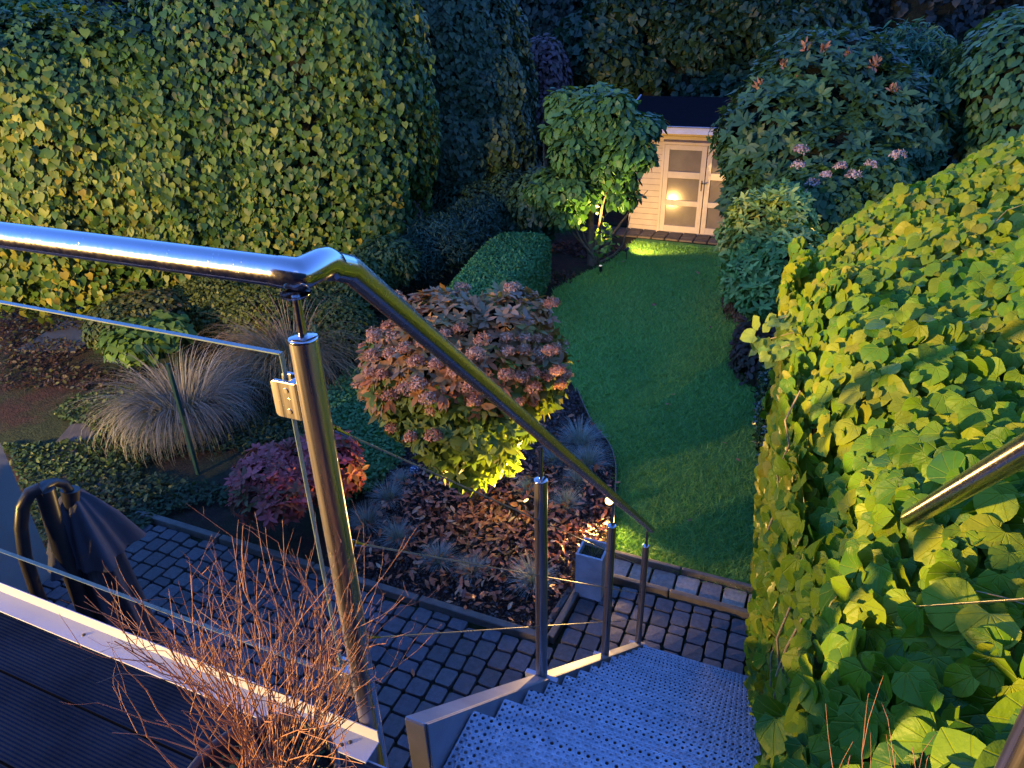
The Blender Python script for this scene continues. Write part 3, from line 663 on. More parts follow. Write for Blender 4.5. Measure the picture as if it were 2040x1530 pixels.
# low glossy hedge beneath it
gh=empty('glossy_hedge',(.3,5.4,0),'low dark glossy small-leaved hedge between the ivy and the lawn','hedge')
crown('crown',gh,[((.37,5.6,.62),(.38,1.75,.62),.55,.09),((.16,6.9,.5),(.38,1.2,.55),.6,.1)],26000,.038,[(.01,.035,.012),(.02,.06,.02),(.05,.10,.02)],tpl=T_OVAL,depth=.2,lump=.06,core=.84,droop=.2,nrand=1.3,cull=-.5,mat=leafmat('glossy_leaf',rough=.22,trans=.1,spec=.8))
# ================================================================== LEFT TALL HEDGE
G1=[(.009,.034,.013),(.02,.065,.016),(.042,.10,.017),(.09,.13,.018),(.19,.165,.024)]
lh=empty('linden_hedge',tuple(gz(317,606)),'tall wide heart-leaved green and yellow hedge filling the upper left, its trunk bare below','hedge')
lobes=[L(315,320,12.35,190,225,1.2,.85),L(590,230,12.6,235,330,1.5,.75),L(490,300,12.7,175,235,1.4,.85),L(180,330,12.5,225,240,1.4,.75),L(-60,325,12.6,200,225,1.4,.75),L(640,90,13.0,150,140,1.3,.9)]
crown('crown',lh,lobes,165000,.09,G1,tpl=T_HEART,depth=.26,lump=.085,fr=2.2,core=.80,gap=-.85,gfr=4.2,zmin=.25,droop=1.5,nmix=1.2,nrand=.7,up=.45,cull=-.2,clump=.9,jit=.25,wave=.08,szv=.42,drape=5.)
stems('trunk',lh,tuple(gz(317,606)),[at(305,480,12.6)],.13)
P=[at(x,y,11.9) for x,y in [(random.uniform(20,760),0) for _ in range(90)]]
P=[]
for k in range(1300):
    x=random.uniform(-20,800); yb=500+60*math.sin(x*.021)+40*math.sin(x*.057+1)-max(0,(x-620))*.35
    P.append(at(x,yb+random.uniform(-60,30),11.5+random.uniform(0,.6)))
P=np.array(P); N=len(P); vv=CAM-P; vv/=np.linalg.norm(vv,axis=1,keepdims=True)
V,Fc,C,Lc=scatter(T_HEART,P,vv+rng.normal(size=(N,3))*.3,rng.normal(size=(N,3))*.3+np.array([0,0,-1.]),rng.uniform(.07,.12,N),pal(N,G1[1:]),wave=.08)
link('hanging_sprays',npmesh('hanging_sprays',V,Fc,4,C,Lc,smooth=True),LEAF,lh)
lb=empty('leafy_hedge',tuple(at(40,160,14.5)*np.array([1,1,0])),'green hedge top showing behind the tall hedge at the far left','hedge')
crown('crown',lb,[L(60,170,14.8,150,140,1.2,.8)],9000,.14,[(.03,.09,.04),(.05,.13,.04),(.09,.16,.05)],tpl=T_HEART,depth=.2,lump=.08,fr=1.,droop=1.3,up=.4)
# dark ivy-clad tree right of it
GD=[(.009,.028,.018),(.015,.042,.024),(.023,.058,.03),(.045,.075,.03)]
it=empty('ivy_clad_tree',tuple(gz(900,440)),'tall dark blue-green tree clad in ivy behind the tall hedge','tree')
crown('crown',it,[L(880,130,15,150,190,1.4,.95),L(955,170,14.9,95,120,1.2,1.),L(975,270,14.8,80,100,1.1,1.),L(890,290,14.6,110,110,1.1,1.)],60000,.095,GD,tpl=T_HEART,drape=4.5,depth=.2,lump=.09,fr=1.3,core=.84,droop=1.4,nmix=1.1,nrand=.8,up=.35,cull=-.2)
stems('trunk',it,tuple(gz(900,440)),[at(900,250,15)],.16)
# ================================================================== BACKGROUND TREES
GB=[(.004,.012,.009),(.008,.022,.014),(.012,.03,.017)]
def blobs(px,py,d,w,h,dep,n,rp,seed=1,e=1.):
    q=random.Random(seed); out=[]
    for i in range(n):
        a=q.uniform(0,6.28); s=math.sqrt(q.random()); x=px+w*s*math.cos(a); y=py+h*s*math.sin(a); k=q.uniform(.65,1.25)
        out.append(L(x,y,d+q.uniform(-dep,dep),rp*k,rp*k*q.uniform(.6,.85),rp*k/F*d*.9,e))
    return out
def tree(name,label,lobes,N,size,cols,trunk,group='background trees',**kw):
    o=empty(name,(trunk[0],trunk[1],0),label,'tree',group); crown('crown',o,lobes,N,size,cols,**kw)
    c=np.array(lobes[0][0]); stems('trunk',o,(trunk[0],trunk[1],0),[c],.22); return o
def gnd(px,py,d): q=at(px,py,d); return (q[0],q[1])
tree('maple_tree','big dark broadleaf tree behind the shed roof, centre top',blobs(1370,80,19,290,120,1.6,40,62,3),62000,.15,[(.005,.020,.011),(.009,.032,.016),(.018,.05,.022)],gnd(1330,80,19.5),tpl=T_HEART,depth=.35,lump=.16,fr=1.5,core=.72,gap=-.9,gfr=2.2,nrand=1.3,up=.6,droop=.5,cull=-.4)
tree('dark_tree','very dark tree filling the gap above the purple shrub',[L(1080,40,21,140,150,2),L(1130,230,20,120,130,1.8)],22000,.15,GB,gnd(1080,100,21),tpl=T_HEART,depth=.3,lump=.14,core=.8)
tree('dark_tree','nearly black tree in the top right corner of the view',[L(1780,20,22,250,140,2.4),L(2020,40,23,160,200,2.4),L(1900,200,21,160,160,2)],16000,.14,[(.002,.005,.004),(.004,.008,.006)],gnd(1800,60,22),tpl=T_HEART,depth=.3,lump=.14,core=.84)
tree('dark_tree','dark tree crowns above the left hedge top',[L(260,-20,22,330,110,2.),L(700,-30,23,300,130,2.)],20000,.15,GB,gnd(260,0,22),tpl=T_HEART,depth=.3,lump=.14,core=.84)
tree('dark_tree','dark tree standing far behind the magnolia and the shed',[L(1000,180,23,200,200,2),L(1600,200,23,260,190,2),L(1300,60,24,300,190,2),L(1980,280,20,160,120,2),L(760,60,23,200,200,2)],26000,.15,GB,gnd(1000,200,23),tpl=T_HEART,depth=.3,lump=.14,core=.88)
tree('spreading_tree','leafy green tree at the right edge above the ivy',[L(2040,170,13.5,110,110,1.3),L(2050,270,13.2,90,80,1.1),L(1990,240,13.3,60,70,.9)],9000,.13,[(.02,.07,.03),(.035,.10,.035),(.05,.13,.04)],gnd(2060,260,13.6),tpl=T_OVAL,depth=.3,lump=.15,fr=2.,core=.74,droop=.9,up=.5)
o=empty('purple_shrub',(*gnd(1085,200,17),0),'tall purple-leaved shrub between the ivy-clad tree and the magnolia','shrub')
crown('crown',o,[L(1088,150,17,48,75,.8),L(1100,230,16.6,50,60,.8),L(1060,120,17.2,30,40,.6)],6000,.12,[(.05,.03,.04),(.08,.05,.06),(.05,.06,.05)],depth=.4,lump=.2,core=.7,fr=2)
stems('trunk',o,(*gnd(1085,200,17),0),[at(1088,150,17)],.08)
o=empty('willow_shrub',(*gnd(1800,170,14),0),'narrow-leaved willowy shrub rising behind the rhododendron','shrub')
crown('crown',o,[L(1790,170,14,95,90,1.),L(1850,220,14,50,90,.8)],9000,.16,[(.02,.07,.04),(.03,.10,.05),(.05,.12,.06)],tpl=T_LONG,depth=.5,lump=.2,core=.6,fr=2,droop=.6,nrand=1.4)
stems('trunk',o,(*gnd(1800,170,14),0),[at(1790,150,14),at(1830,150,14)],.05)
# ================================================================== SHED
WOOD=simple('shed_paint',(.50,.44,.36),(.60,.53,.43),5,.55,bump=.15,bs=40)
sh=empty('garden_shed',(-2.2,14.33,0),'cream wooden garden shed with glazed double doors at the far end of the lawn','shed')
t=NT('shed_boards'); p=t.pos(); sp=t.n('SeparateXYZ'); t.l(p,sp.inputs[0]); fr_=t.math('FRACT',t.math('DIVIDE',sp.outputs[2],.118)); gv=t.math('LESS_THAN',fr_,.07)
t.set(**{'Base Color':t.mix(gv,t.ramp(t.noise(5,4,vec=p),[(.3,(.48,.42,.34)),(.7,(.58,.51,.41))]),(.2,.16,.12))},rough=.55); t.bump(t.math('SUBTRACT',t.noise(40,3,vec=p),t.math('MULTIPLY',gv,4.)),.4,.004); BOARD=t.m
YB=14.33
b=MB(); b.box((-3.22,YB+.06,1.0),(.64,.06,2.0)); b.box((-.62,YB+.06,1.0),(1.28,.06,2.0)); b.box((-2.07,YB+.05,1.88),(3.54,.06,.24)); b.box((-3.52,YB+1.2,1.0),(.06,2.3,2.0)); b.box((.0,YB+1.2,1.0),(.06,2.3,2.0)); b.build('wall',BOARD,sh)
b=MB(); b.box((-2.91,YB+.01,.87),(.045,.07,1.74)); b.box((-1.24,YB+.01,.87),(.045,.07,1.74)); b.box((-2.07,YB+.01,1.765),(1.72,.07,.05)); b.box((-2.07,YB+.012,.02),(1.80,.08,.04)); b.build('door_frame',WOOD,sh,bevel=.004)
GL2=NT('frosted_pane'); GL2.set(**{'Base Color':GL2.ramp(GL2.noise(3,4,vec=GL2.pos()),[(.3,(.16,.14,.12)),(.7,(.22,.19,.16))])},rough=.16,spec=.6); GL2=GL2.m
def door(xl,xr,handle):
    dz0,dz1=.045,1.735; st=.095; y=YB
    b=MB(); b.box((xl+st/2,y,(dz0+dz1)/2),(st,.04,dz1-dz0)); b.box((xr-st/2,y,(dz0+dz1)/2),(st,.04,dz1-dz0))
    rails=[(dz0,.17),(.575,.68),(1.11,1.235),(1.645,dz1)]
    for z0,z1 in rails: b.box(((xl+xr)/2,y+.001,(z0+z1)/2),(xr-xl-2*st,.036,z1-z0))
    dd=b.build('door',WOOD,sh,bevel=.004)
    for (z0,z1) in ((.17,.575),(.68,1.11),(1.235,1.645)):
        b=MB(); b.box(((xl+xr)/2,y+.008,(z0+z1)/2),(xr-xl-2*st-.002,.006,z1-z0-.002)); b.build('pane',GL2,dd)
    if handle:
        b=MB(); b.box((xr-.045,y-.022,.99),(.022,.006,.2)); b.tube([(xr-.045,y-.025,1.04),(xr-.045,y-.055,1.04),(xr+.06,y-.055,1.045)],.009,8); b.build('handle',BLACKM,dd)
door(-2.885,-2.078,True); door(-2.062,-1.262,False)
ROOF=simple('roof_felt',(.003,.003,.004),(.006,.006,.009),12,.95,spec=.05,bump=.4,bs=90)
b=MB(); b.prism([(-3.72,13.98,2.07),(-3.72,15.6,2.42),(-3.72,15.6,2.47),(-3.72,13.98,2.12)],(3.9,0,0)); b.prism([(-3.72,15.602,2.42),(-3.72,17.0,2.1),(-3.72,17.0,2.15),(-3.72,15.602,2.47)],(3.9,0,0)); b.build('roof',ROOF,sh)
b=MB(); b.box((-1.77,13.965,2.045),(3.9,.022,.115)); b.build('fascia',simple('fascia_white',(.5,.5,.52),(.6,.6,.62),4,.5),sh,bevel=.003)
b=MB(); b.box((-1.77,13.95,2.118),(3.92,.05,.012)); b.prism([(-3.74,13.97,2.125),(-3.74,15.6,2.475),(-3.74,15.6,2.495),(-3.74,13.97,2.145)],(.03,0,0)); b.build('drip_trim',ALU,sh)
b=MB(); b.box((-2.0,14.15,1.985),(3.4,.34,.012)); b.build('soffit',simple('soffit_wood',(.36,.24,.10),(.45,.31,.14),8,.6),sh)
# ================================================================== MAGNOLIA
mb=gz(1188,525)
mg=empty('magnolia',(mb[0],mb[1],0),'small multi-stemmed broad-leaved tree lit from below, left of the shed','tree')
crown('crown',mg,blobs(1195,255,12.3,105,72,.4,22,42,5)+blobs(1240,350,12.2,60,40,.3,6,36,8)+blobs(1100,390,12.3,62,38,.3,9,34,2),15000,.14,[(.022,.07,.028),(.035,.11,.035),(.055,.15,.045)],tpl=T_OVAL,depth=.45,lump=.2,fr=2.8,core=.5,gap=-.9,gfr=3.2,cut=lambda P:(P[:,2]>.85)|(P[:,0]<-3.8),droop=1.0,nrand=.9,up=.6,cull=-.7,zmin=.45)
stems('trunk',mg,(mb[0],mb[1],0),[at(1180,300,12.4)],.075,bend=.03,seg=8)
stems('limbs',mg,(mb[0],mb[1],0),[at(x,y,12.3+random.uniform(-.4,.4)) for x,y in ((1240,380),(1270,400),(1210,350),(1290,380),(1150,400),(1120,420),(1230,330),(1090,420),(1255,430))],.028,bend=.12,seg=8)
P=np.array([at(1205+random.gauss(0,14),480+random.gauss(0,22),11.6+random.uniform(0,.3)) for _ in range(70)])
V,Fc,C,Lc=scatter(T_OVAL,P,rng.normal(size=P.shape)*.6+np.array([0,-.5,.6]),rng.normal(size=P.shape),rng.uniform(.06,.12,len(P)),pal(len(P),[(.05,.12,.02),(.1,.2,.03)])); link('basal_leaves',npmesh('basal_leaves',V,Fc,4,C,Lc),LEAF,mg)
# ================================================================== RHODODENDRON and right shrubs
rh=empty('rhododendron',(*gnd(1640,300,12.6),0),'large dark rounded rhododendron right of the shed doors','shrub')
GR=[(.018,.06,.03),(.03,.085,.035),(.045,.11,.04)]
crown('crown',rh,[L(1640,200,12.6,130,110,1.2),L(1560,260,12.2,115,100,1.1),L(1740,270,12.5,115,110,1.1),L(1640,330,11.9,160,90,1.),L(1512,320,12,60,85,.7),L(1495,400,11.8,50,50,.6)],26000,.15,GR,tpl=T_ELL,depth=.3,lump=.14,fr=2.2,core=.76,rosette=7,cull=-.5,clump=1.5)
stems('trunk',rh,(*gnd(1640,300,12.6),0),[at(1600,300,12.6),at(1700,300,12.6)],.06)
for cx_,cy_ in [(1640,98),(1605,95),(1690,110),(1740,130),(1560,130),(1590,160),(1515,170),(1730,190),(1780,180),(1550,205)]:
    c0=at(cx_,cy_,11.75); P=c0+rng.normal(size=(22,3))*.022
    V,Fc,C,Lc=scatter(T_ELL,P,rng.normal(size=P.shape),(P-c0)*8+rng.normal(size=P.shape)*.6+np.array([0,0,1.]),rng.uniform(.06,.10,len(P)),pal(len(P),[(.22,.09,.05),(.36,.16,.09),(.15,.12,.05)])); link('young_shoot',npmesh('young_shoot',V,Fc,4,C,Lc),LEAF,rh)
hy=empty('hydrangea',(*gnd(1620,400,10.6),0),'hydrangea with faded pinkish flower heads in front of the rhododendron','shrub')
crown('crown',hy,[L(1640,410,10.8,95,75,.7),L(1740,360,11,60,55,.6)],7000,.12,[(.02,.07,.025),(.04,.10,.03)],tpl=T_OVAL,depth=.35,lump=.18,fr=3,core=.65,nrand=1.)
def heads(name,parent,cs,rad,n,cols,size=.018):
    P=[];Nn=[]
    for c in cs:
        u=rng.normal(size=(n,3)); u/=np.linalg.norm(u,axis=1,keepdims=True); u[:,2]=np.abs(u[:,2])*.8-.1; r_=rad*rng.uniform(.75,1.25); P.append(np.array(c)+u*r_*rng.uniform(.75,1.05,(n,1))); Nn.append(u)
    P=np.concatenate(P);Nn=np.concatenate(Nn)
    V,Fc,C,Lc=scatter(T_TINY,P,Nn+rng.normal(size=P.shape)*.5,rng.normal(size=P.shape),rng.uniform(.7,1.3,len(P))*size,pal(len(P),cols,P,14,.25))
    return link(name,npmesh(name,V,Fc,4,C,Lc),LEAF,parent)
heads('flower_heads',hy,[at(x,y,10.3) for x,y in ((1675,332),(1645,350),(1735,328),(1595,300),(1590,330),(1550,395),(1530,402),(1568,422),(1620,365),(1790,310),(1600,385),(1700,350),(1535,440))],.085,120,[(.20,.12,.13),(.34,.24,.24),(.45,.36,.34)],.035)
ch=empty('choisya',(*gnd(1500,520,9.6),0),'lime and green leafy shrub beside the lawn, in front of the shed doors','shrub')
crown('crown',ch,[L(1512,465,9.8,72,70,.7),L(1560,430,9.9,60,60,.6),L(1500,550,9.4,60,60,.6),L(1570,520,9.3,60,70,.6),L(1530,590,9.0,50,40,.5)],16000,.10,[(.03,.10,.025),(.07,.17,.035),(.20,.30,.06),(.34,.40,.10)],tpl=T_ELL,depth=.35,lump=.2,fr=3.2,core=.68,rosette=5,clump=2.4,zmin=.03)
stems('trunk',ch,(*gnd(1500,520,9.6),0),[at(1500,460,9.8),at(1560,450,9.8)],.03)
dg=empty('groundcover_shrub',(-.55,8.9,0),'low dark reddish shrub at the right lawn edge below the lime shrub','shrub')
crown('crown',dg,[((-.42,8.9,.2),(.3,.9,.3),.9,.1),((-.75,10.8,.2),(.35,.9,.35),.9,.1)],7000,.07,[(.03,.05,.02),(.06,.05,.03),(.09,.035,.03)],depth=.3,core=.7)
# ================================================================== MIDDLE SHRUBS
bh=empty('box_hedge',(-4.5,10.1,0),'clipped low bright green box hedge pointing down the lawn','hedge')
mid=(gz(1000,560,.5)+gz(965,560,.5))/2; pA=gz(955,575,.85); pB=gz(1035,475,.85); ctr=(pA+pB)/2; hd=pB-pA; rot=math.atan2(hd[1],hd[0])
crown('crown',bh,[((ctr[0],ctr[1],.44),(np.linalg.norm(hd[:2])/2+.45,.50,.47),.38,rot)],46000,.045,[(.04,.14,.045),(.06,.20,.06),(.09,.25,.07)],tpl=T_TINY,depth=.09,lump=.03,core=.92,nrand=1.5,droop=-.3,cull=-.4,mat=LEAF)
def shrub(name,label,lobes,N,size,cols,base,cat='shrub',**kw):
    o=empty(name,(base[0],base[1],0),label,cat); crown('crown',o,lobes,N,size,cols,**kw); stems('stem',o,(base[0],base[1],0),[np.array(lobes[0][0])],.03); return o
shrub('juniper','feathery dark blue-green juniper left of the box hedge',[L(880,480,12,90,50,.8),L(820,520,11.6,60,45,.6),L(940,450,12.6,60,45,.6)],16000,.09,[(.015,.045,.03),(.025,.07,.045),(.04,.09,.05)],gz(880,545),tpl=T_LONG,depth=.5,lump=.18,fr=3,core=.66,droop=-.3,nrand=1.5)
shrub('yew_shrub','dark bushy shrub under the ivy-clad tree',[L(930,410,13.6,80,50,.9),L(1010,400,13.8,60,60,.8)],9000,.09,[(.012,.04,.02),(.025,.065,.03)],gz(950,450),tpl=T_ELL,depth=.4,lump=.18,fr=2.5,core=.7)
shrub('laurel','blue-green laurel tucked against the left side of the magnolia',[L(1075,400,13,60,70,.8),L(1040,440,13.4,50,40,.6)],7000,.10,[(.015,.05,.028),(.03,.08,.038)],gz(1060,480),tpl=T_OVAL,depth=.4,lump=.18,fr=2.5,core=.7)
shrub('trailing_shrub','loose green climber tangle under the right end of the tall hedge',[L(770,520,11.2,70,50,.6),L(720,560,10.8,60,50,.6)],9000,.08,[(.02,.05,.02),(.04,.09,.025),(.07,.11,.03)],gz(760,580),tpl=T_ELL,depth=.5,lump=.2,fr=3,core=.55,nrand=1.2)
shrub('low_cotoneaster','fine-leaved low shrub band below the tall hedge with a warm tint',[L(560,610,10.6,160,40,.7),L(430,600,11.2,70,45,.6),L(690,650,9.8,60,50,.6)],24000,.06,[(.035,.06,.012),(.06,.09,.018),(.09,.11,.02)],gz(560,650),tpl=T_TINY,depth=.3,lump=.16,fr=2.5,core=.8,nrand=1.4)
shrub('red_leaf_shrub','small shrub with some reddish leaves at the trunk of the tall hedge',[L(290,620,11.,70,35,.5),L(235,650,10.8,50,40,.5)],6000,.07,[(.03,.06,.02),(.06,.07,.02),(.10,.04,.02)],gz(280,660),depth=.4,lump=.2,core=.6,fr=3)
shrub('wild_strawberry','bright leafy plant at the lower left end of the hedge behind the glass',[L(265,680,9.9,55,30,.45),L(330,660,10,40,25,.4)],1100,.11,[(.05,.11,.02),(.08,.14,.025)],gz(270,710),cat='plant',tpl=T_HEART,depth=.9,lump=.3,core=0,droop=.4,up=1.)
# ground cover
gcv=[]
def cover(name,label,poly,N,size,cols,h,tpl=T_OVAL,kind='stuff'):
    xs=[q[0] for q in poly];ys=[q[1] for q in poly]; P=np.column_stack([rng.uniform(min(xs),max(xs),N),rng.uniform(min(ys),max(ys),N)]); P=P[inpoly(P,poly)]
    P3=np.column_stack([P,np.zeros(len(P))]); k=nz3(P3,1.8,1); ok=k>-.35 if h<.12 else k>-9; P3=P3[ok]; k=k[ok]; P3[:,2]=.02+h*rng.uniform(.2,1,len(P3))*(.7+.3*k)
    V,Fc,C,Lc=scatter(tpl,P3,rng.normal(size=P3.shape)*.55+np.array([0,0,1.]),rng.normal(size=P3.shape),rng.uniform(.6,1.3,len(P3))*size,pal(len(P3),cols,P3,1.6))
    o=link(name,npmesh(name,V,Fc,4,C,Lc),LEAF,None); return tag(o,kind=kind)
G=lambda *pp:[tuple(gz(x,y)[:2]) for x,y in pp]
cover('ground_cover','',G((655,1085),(700,1000),(745,985),(800,930),(830,800),(700,740),(640,800),(640,980)),26000,.045,[(.035,.12,.04),(.06,.19,.06),(.09,.23,.07)],.16)
cover('weeds','',G((0,830),(300,770),(640,830),(690,1000),(400,1010),(320,1040),(250,1085),(110,1130),(0,860)),30000,.05,[(.012,.03,.012),(.022,.05,.016),(.035,.065,.022),(.04,.03,.022)],.07)
cover('weeds_far','',G((0,560),(500,560),(900,560),(700,760),(300,760),(0,830)),9000,.06,[(.03,.045,.02),(.05,.06,.025),(.07,.035,.03)],.08)
cover('bed_litter','',G((0,560),(260,600),(330,760),(0,830)),14000,.05,[(.022,.013,.012),(.04,.02,.018),(.03,.022,.024)],.03,tpl=T_ELL)
cover('dark_bed_litter','',[(-4.6,9.0),(-3.5,9.4),(-3.6,11.2),(-3.2,13),(-5,13),(-5.5,10)],5000,.08,[(.03,.018,.014),(.07,.035,.025),(.11,.05,.03)],.05,tpl=T_ELL)
cover('right_bed_litter','',[(-.3,7.7),(-.62,10.6),(-1.3,13.1),(.6,13),(.8,7.7)],5000,.07,[(.03,.018,.014),(.07,.035,.025)],.05,tpl=T_ELL)
# ================================================================== PHOTINIA / VIBURNUM standard
vb=gz(945,1015)
vi=empty('viburnum',(vb[0],vb[1],0),'rounded shrub on a short trunk with rusty pink flower heads and lit lower leaves','shrub')
vl=[L(925,715,5.95,175,95,.68),L(930,815,6.1,150,85,.58),L(945,905,6.32,85,60,.30),L(785,745,6.0,62,90,.36),L(1065,740,6.0,60,85,.36),L(880,640,5.9,90,55,.4),L(1010,640,5.95,80,55,.4)]+blobs(930,690,5.95,170,80,.2,9,42,12)
def topc(P): return P[:,2]>-9
crown('crown',vi,vl,17000,.105,[(.05,.10,.018),(.09,.16,.028),(.13,.19,.03),(.16,.13,.035)],tpl=T_ELL,depth=.38,lump=.14,fr=3.5,core=.58,rosette=6,cull=-.8,zmin=.46,gap=-1.0,gfr=5.,clump=3,cut=lambda P:P[:,2]<1.50+.30*nz3(P,4.5),wave=.08)
crown('reddened_leaves',vi,vl[:1]+vl[3:],10500,.10,[(.24,.09,.045),(.38,.15,.06),(.40,.21,.06),(.26,.18,.12),(.22,.20,.05)],tpl=T_ELL,depth=.25,lump=.14,fr=3.5,core=0,rosette=6,cull=-.6,clump=3,cut=lambda P:P[:,2]>1.30+.32*nz3(P,4.5),wave=.08)
hp=[]
for k in range(900):
    l=vl[random.choice([0,0,0,0,3,4,1])]; c,r,e_,ro=l; u=nrm(rng.normal(size=3)); 
    if u[2]<-.3: continue
    cr,sr=math.cos(ro),math.sin(ro); q=np.array(r)*u*1.04; P_=np.array([q[0]*cr-q[1]*sr,q[0]*sr+q[1]*cr,q[2]])+np.array(c)
    if nrm(CAM-P_).dot(nrm(np.array([u[0]*cr-u[1]*sr,u[0]*sr+u[1]*cr,u[2]])))<-.2: continue
    if any(inside(P_[None],l2,.93)[0] for l2 in vl if l2 is not l): continue
    if P_[2]<1.0+random.uniform(0,.8): continue
    if all(np.linalg.norm(P_-h_)>.115 for h_ in hp): hp.append(P_)
hp=hp[:110]+[at(1020,575,5.9),at(1100,605,5.7),at(790,590,5.8),at(920,575,6.0),at(1095,700,5.4),at(745,665,5.5),at(1110,740,5.4)]
heads('flower_heads',vi,hp,.068,300,[(.30,.12,.07),(.44,.20,.12),(.52,.30,.19),(.62,.47,.36)],.022)
stems('trunk',vi,(vb[0],vb[1],0),[at(942,890,6.38)],.042,bend=.01); stems('limbs',vi,tuple(at(943,925,6.45)),[at(x,y,6.2+random.uniform(-.05,.3)) for x,y in ((870,830),(900,800),(950,780),(1000,830),(980,860),(1040,800),(840,860))],.018,bend=.05)
# ================================================================== ACER, GRASSES
ab=gz(560,1020)
ac=empty('red_azalea',(ab[0],ab[1],0),'low shrub with pink and red leaf whorls behind the main post','shrub')
crown('crown',ac,[L(540,950,6.6,68,45,.4),L(625,930,6.7,65,50,.4),L(680,920,6.6,35,50,.35),L(560,985,6.4,75,28,.3)],7000,.08,[(.06,.12,.03),(.20,.08,.05),(.45,.09,.10),(.55,.16,.16)],tpl=T_ELL,depth=.4,lump=.2,fr=3.5,core=.6,rosette=6,clump=2.6,zmin=.03)
def grassclump(name,label,base,N,length,spread,arch,width,cols,lean,cat='ornamental grass',group=None,seg=6):
    o=empty(name,base,label,cat,group); V,Fc,C=blades(N,(0,0,0),spread,length,arch,width,cols,seg,lean)
    me=npmesh('blades',V,Fc,4,C); b_=bpy.data.objects.new('blades',me); me.materials.append(GRASSM); COL.objects.link(b_); b_.parent=o; return o
g1=gz(375,850); g2=gz(590,740)
grassclump('fountain_grass','large arching fountain grass with pale blue-grey blades seen through the glass',(g1[0],g1[1],0),1700,1.2,.26,4.0,.0055,[(.10,.09,.08),(.16,.15,.13),(.25,.23,.20),(.06,.08,.04)],.5,seg=9)
grassclump('fountain_grass','second tan arching grass clump behind the main post pin',(g2[0],g2[1],0),1500,1.3,.3,3.8,.005,[(.12,.10,.05),(.22,.17,.09),(.30,.23,.14),(.08,.09,.03)],.8)
fp=[(1155,890,1.35,'largest blue fescue tuft at the curved end of the mulch bed'),(1170,930,1.2,'blue fescue tuft against the metal lawn edging, second from the far end'),(1105,925,.95,'blue fescue tuft partly behind the stair handrail'),(1150,968,.8,'small blue fescue tuft just above the bright lamp side of the bed'),(1052,985,.75,'small tan fescue tuft left of the first free stair post top'),(1127,1015,.9,'blue fescue tuft between the first and second free stair posts'),(775,1000,1.,'blue fescue tuft beside the dotted ball'),(733,1050,1.,'leftmost blue fescue tuft right of the main post'),(795,1080,.95,'blue fescue tuft left of the fallen leaves, below the dotted ball'),(877,1125,.9,'blue fescue tuft in the middle of the fallen leaves'),(942,1145,.8,'small greenish fescue tuft near the front of the bed'),(1062,1165,1.05,'blue fescue tuft crossed by the first free stair post'),(800,965,.7,'little fescue tuft behind the dotted ball')]
r0=None
for px,py,sc,lab in fp:
    g_=gz(px,py)
    if r0 is None: r0=grassclump('fescue_tuft','x',(g_[0],g_[1],.02),420,.24,.035,1.3,.0018,[(.16,.22,.22),(.28,.35,.35),(.40,.46,.44),(.24,.25,.18)],1.25,group='blue fescue tufts in the mulch bed',seg=4); r0['label']=lab; r0.scale=(sc,)*3
    else: dup(r0,(g_[0],g_[1],.02),random.uniform(0,6),sc,lab)
# ================================================================== SMALL THINGS
g_=gz(828,950); bo=empty('dotted_ball',(g_[0],g_[1],.0),'small dark blue ball with pale dots on the mulch','garden ornament')
t=NT('dotted_ceramic'); v=t.n('TexVoronoi',inp={'Scale':48.,'Randomness':.15}); t.l(t.pos(),v.inputs['Vector']); t.set(**{'Base Color':t.ramp(v.outputs['Distance'],[(.30,(.5,.65,.8)),(.36,(.02,.05,.12))])},rough=.2)
b=MB(); b.lathe((g_[0],g_[1],.085),[(.0001,-.055),(.02,-.051),(.038,-.039),(.051,-.02),(.055,0),(.051,.02),(.038,.039),(.02,.051),(.0001,.055)],24); b.build('ball',t.m,bo)
CONC=simple('planter_concrete',(.28,.31,.36),(.45,.49,.56),7,.8,bump=.3,bs=60)
pl=empty('square_planter',(-1.14,4.08,0),'tall square grey concrete planter with a little dry grass at the lawn corner','planter')
b=MB(); x0,x1,y0,y1,hh=-1.25,-1.04,3.98,4.19,.42; w=.018
b.box(((x0+x1)/2,y0+w/2,hh/2+.03),(x1-x0,w,hh)); b.box(((x0+x1)/2,y1-w/2,hh/2+.03),(x1-x0,w,hh)); b.box((x0+w/2,(y0+y1)/2,hh/2+.03),(w,y1-y0-2*w,hh)); b.box((x1-w/2,(y0+y1)/2,hh/2+.03),(w,y1-y0-2*w,hh)); b.build('box',CONC,pl,bevel=.002)
b=MB(); b.box(((x0+x1)/2,(y0+y1)/2,.34),(x1-x0-2*w,y1-y0-2*w,.1)); b.build('soil',SOILP,pl)
V,Fc,C=blades(70,((x0+x1)/2,(y0+y1)/2,.39),.07,.13,1.4,.0018,[(.10,.13,.03),(.3,.24,.10)],4,.6); link('grass_tuft',npmesh('grass_tuft',V,Fc,4,C),GRASSM,pl)
STK=simple('green_stake',(.006,.03,.02),(.012,.05,.03),20,.5)
for lab,bp,tp in (('dark green metal stake in front of the fountain grass',gz(395,945),at(360,755,7.0)),('dark green metal stake behind the main post',gz(652,800),at(632,612,8.9))):
    o=empty('garden_stake',(bp[0],bp[1],0),lab,'stake','green metal stakes in the left bed'); b=MB(); b.box((bp[0],bp[1],tp[2]/2),(.035,.03,tp[2])); b.build('stake_post',STK,o)
# wall corner at lower left
wc=gz(112,1145)
wl=empty('partition_wall',(wc[0],1,0),'plain grey rendered partition wall at the lower left edge','wall')
b=MB(); b.box((wc[0]-.15,(wc[1]-2.2)/2+.0,.85),(.3,wc[1]+2.2,1.7)); b.build('wall',simple('render_wall',(.24,.23,.21),(.28,.27,.25),3,.8,bump=.2),wl)
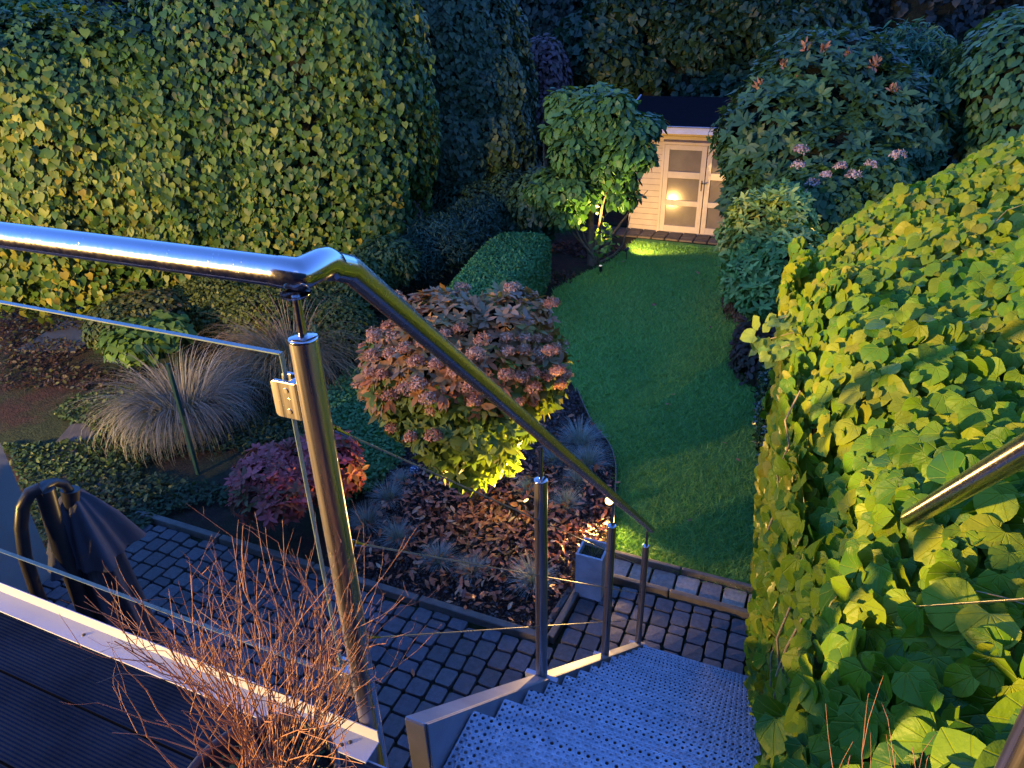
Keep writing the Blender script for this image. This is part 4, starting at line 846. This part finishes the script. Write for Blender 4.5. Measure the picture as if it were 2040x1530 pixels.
# cantilever parasol
ps=empty('folded_parasol',(-4.0,2.0,0),'closed cantilever parasol hanging from a curved black mast under dark fabric','parasol')
top=at(75,978,4.15); b=MB()
foot=np.array([top[0]-.1,top[1]+.0,0])
b.tube([np.array([top[0],top[1],top[2]])+np.array(q) for q in ((.02,.02,-.0),(.0,.0,-.35),(-.01,-.0,-.8),(-.02,-.0,-1.3),(-.02,0,-top[2]+.05))],.042,14); b.build('mast',BLACKM,ps)
b=MB(); pts=[at(82,972,4.12),at(60,982,4.13),at(45,1010,4.15),at(42,1050,4.2),at(50,1110,4.28),at(70,1170,4.4),at(88,1215,4.5),at(110,1290,4.75)]; b.tube(pts,.03,12); b.tube([at(52,1000,4.15),at(38,993,4.15)],[.02,.008],8); b.build('curved_mast',BLACKM,ps)
b=MB(); b.tube([at(72,985,4.13),at(90,968,4.16),at(108,960,4.2),at(128,964,4.22),at(142,982,4.25)],[.035,.03,.022,.022,.02],12); b.tube([at(140,975,4.25),at(143,1010,4.3)],[.045,.035],12); b.build('arm',BLACKM,ps)
FAB=simple('parasol_fabric',(.028,.03,.045),(.045,.048,.07),6,.85,bump=.2,bs=80)
tc=at(142,985,4.3); 
def fold(n,ph,amp): return lambda a,z: 1+amp*math.sin(a*n+ph+z*1.5)+amp*.5*math.sin(a*(n*2+1)+z*3)
b=MB(); b.lathe((tc[0],tc[1],0),[(.02,tc[2]+.0),(.06,tc[2]-.05),(.10,tc[2]-.2),(.13,tc[2]-.5),(.15,tc[2]-.9),(.15,tc[2]-1.3),(.11,tc[2]-1.6)],72,wob=fold(8,0,.16)); b.build('canopy',FAB,ps)
b=MB(); b.lathe((tc[0],tc[1],0),[(.02,tc[2]+.025),(.07,tc[2]-.03),(.14,tc[2]-.17),(.19,tc[2]-.32),(.205,tc[2]-.36)],72,wob=fold(5,1.,.2)); b.build('valance',FAB,ps)
b=MB(); b.lathe((top[0],top[1],0),[(.5,0),(.5,.06),(.06,.09)],24); b.build('base',CONC,ps)
# unseen house wall behind the balcony; lower part added to block lamp light
b=None
hw=empty('house_wall',(0,-2.3,0),'unseen rendered house wall behind the balcony, lower part added to block lamp light','wall')
b=MB(); b.box((4.4,-2.9,3.2),(16,.25,6.4)); b.box((2.9,-2.66,1.38),(19,.2,2.76)); b.build('render',simple('house_render',(.018,.016,.015),(.03,.026,.024),3,.85),hw)
# ================================================================== LAMPS
LENS=NT('lamp_lens'); LENS.b.inputs['Emission Color'].default_value=(1,.62,.22,1); LENS.b.inputs['Emission Strength'].default_value=6.; LENS=LENS.m
def spike(base,aim,label,e,ang,h=.16,size=.028,glow=.07):
    lt=NT('lamp_lens'); lt.b.inputs['Emission Color'].default_value=(1,.52,.13,1); lt.b.inputs['Emission Strength'].default_value=glow; lens=lt.m
    o=empty('garden_spotlight',(base[0],base[1],0),label,'garden light','low voltage garden spotlights')
    base=np.array([base[0],base[1],0.]); hd_=base+np.array([0,0,h]); dr=nrm(np.array(aim)-hd_)
    b=MB(); b.tube([base,hd_],.008,8); b.build('spike',BLACKM,o)
    b=MB(); b.tube([hd_-dr*.05,hd_-dr*.045,hd_+dr*.05],[size*.6,size,size],16); b.build('housing',BLACKM,o)
    b=MB(); b.tube([hd_+dr*.0505,hd_+dr*.0535],size*.9,16); b.build('lens',lens,o)
    s=spot('spot_beam',tuple(hd_+dr*.075),tuple(aim),e,ang); s.parent=o; s.matrix_parent_inverse=Matrix.Translation(-o.location)
    return o
WARM_L=point('warm_lamp_left',(-6.6,-4.5,3.62),450,.09)  # warm lamp inferred from the rail highlights, out of view, no fitting built
FILL_L=point('added_fill_left',(-7.3,-2.7,2.5),100,.09)  # added fill light for the shrubs and litter, not an actual lamp
spike(gz(1054,1034),at(925,800,6.1),'bright-tipped spotlight aimed up into the viburnum',18,120)
spike(gz(1213,1018),(-.9,3.4,.9),'glaring lit spotlight at the corner of the lawn near the planter',4,130,h=.13,size=.042,glow=.25)
spike(gz(1196,548),tuple(at(1190,420,12.1)),'small spotlight at the foot of the magnolia lighting its stems',45,70,h=.12,size=.03,glow=.012)
spike((-3.05,12.35),(-2.3,14.3,.75),'spotlight half hidden under the magnolia lighting the shed doors',7,105,h=.2)
spike((-.15,10.0),tuple(at(1590,410,10.2)),'hidden spotlight among the hydrangea stems',10,90,h=.2)
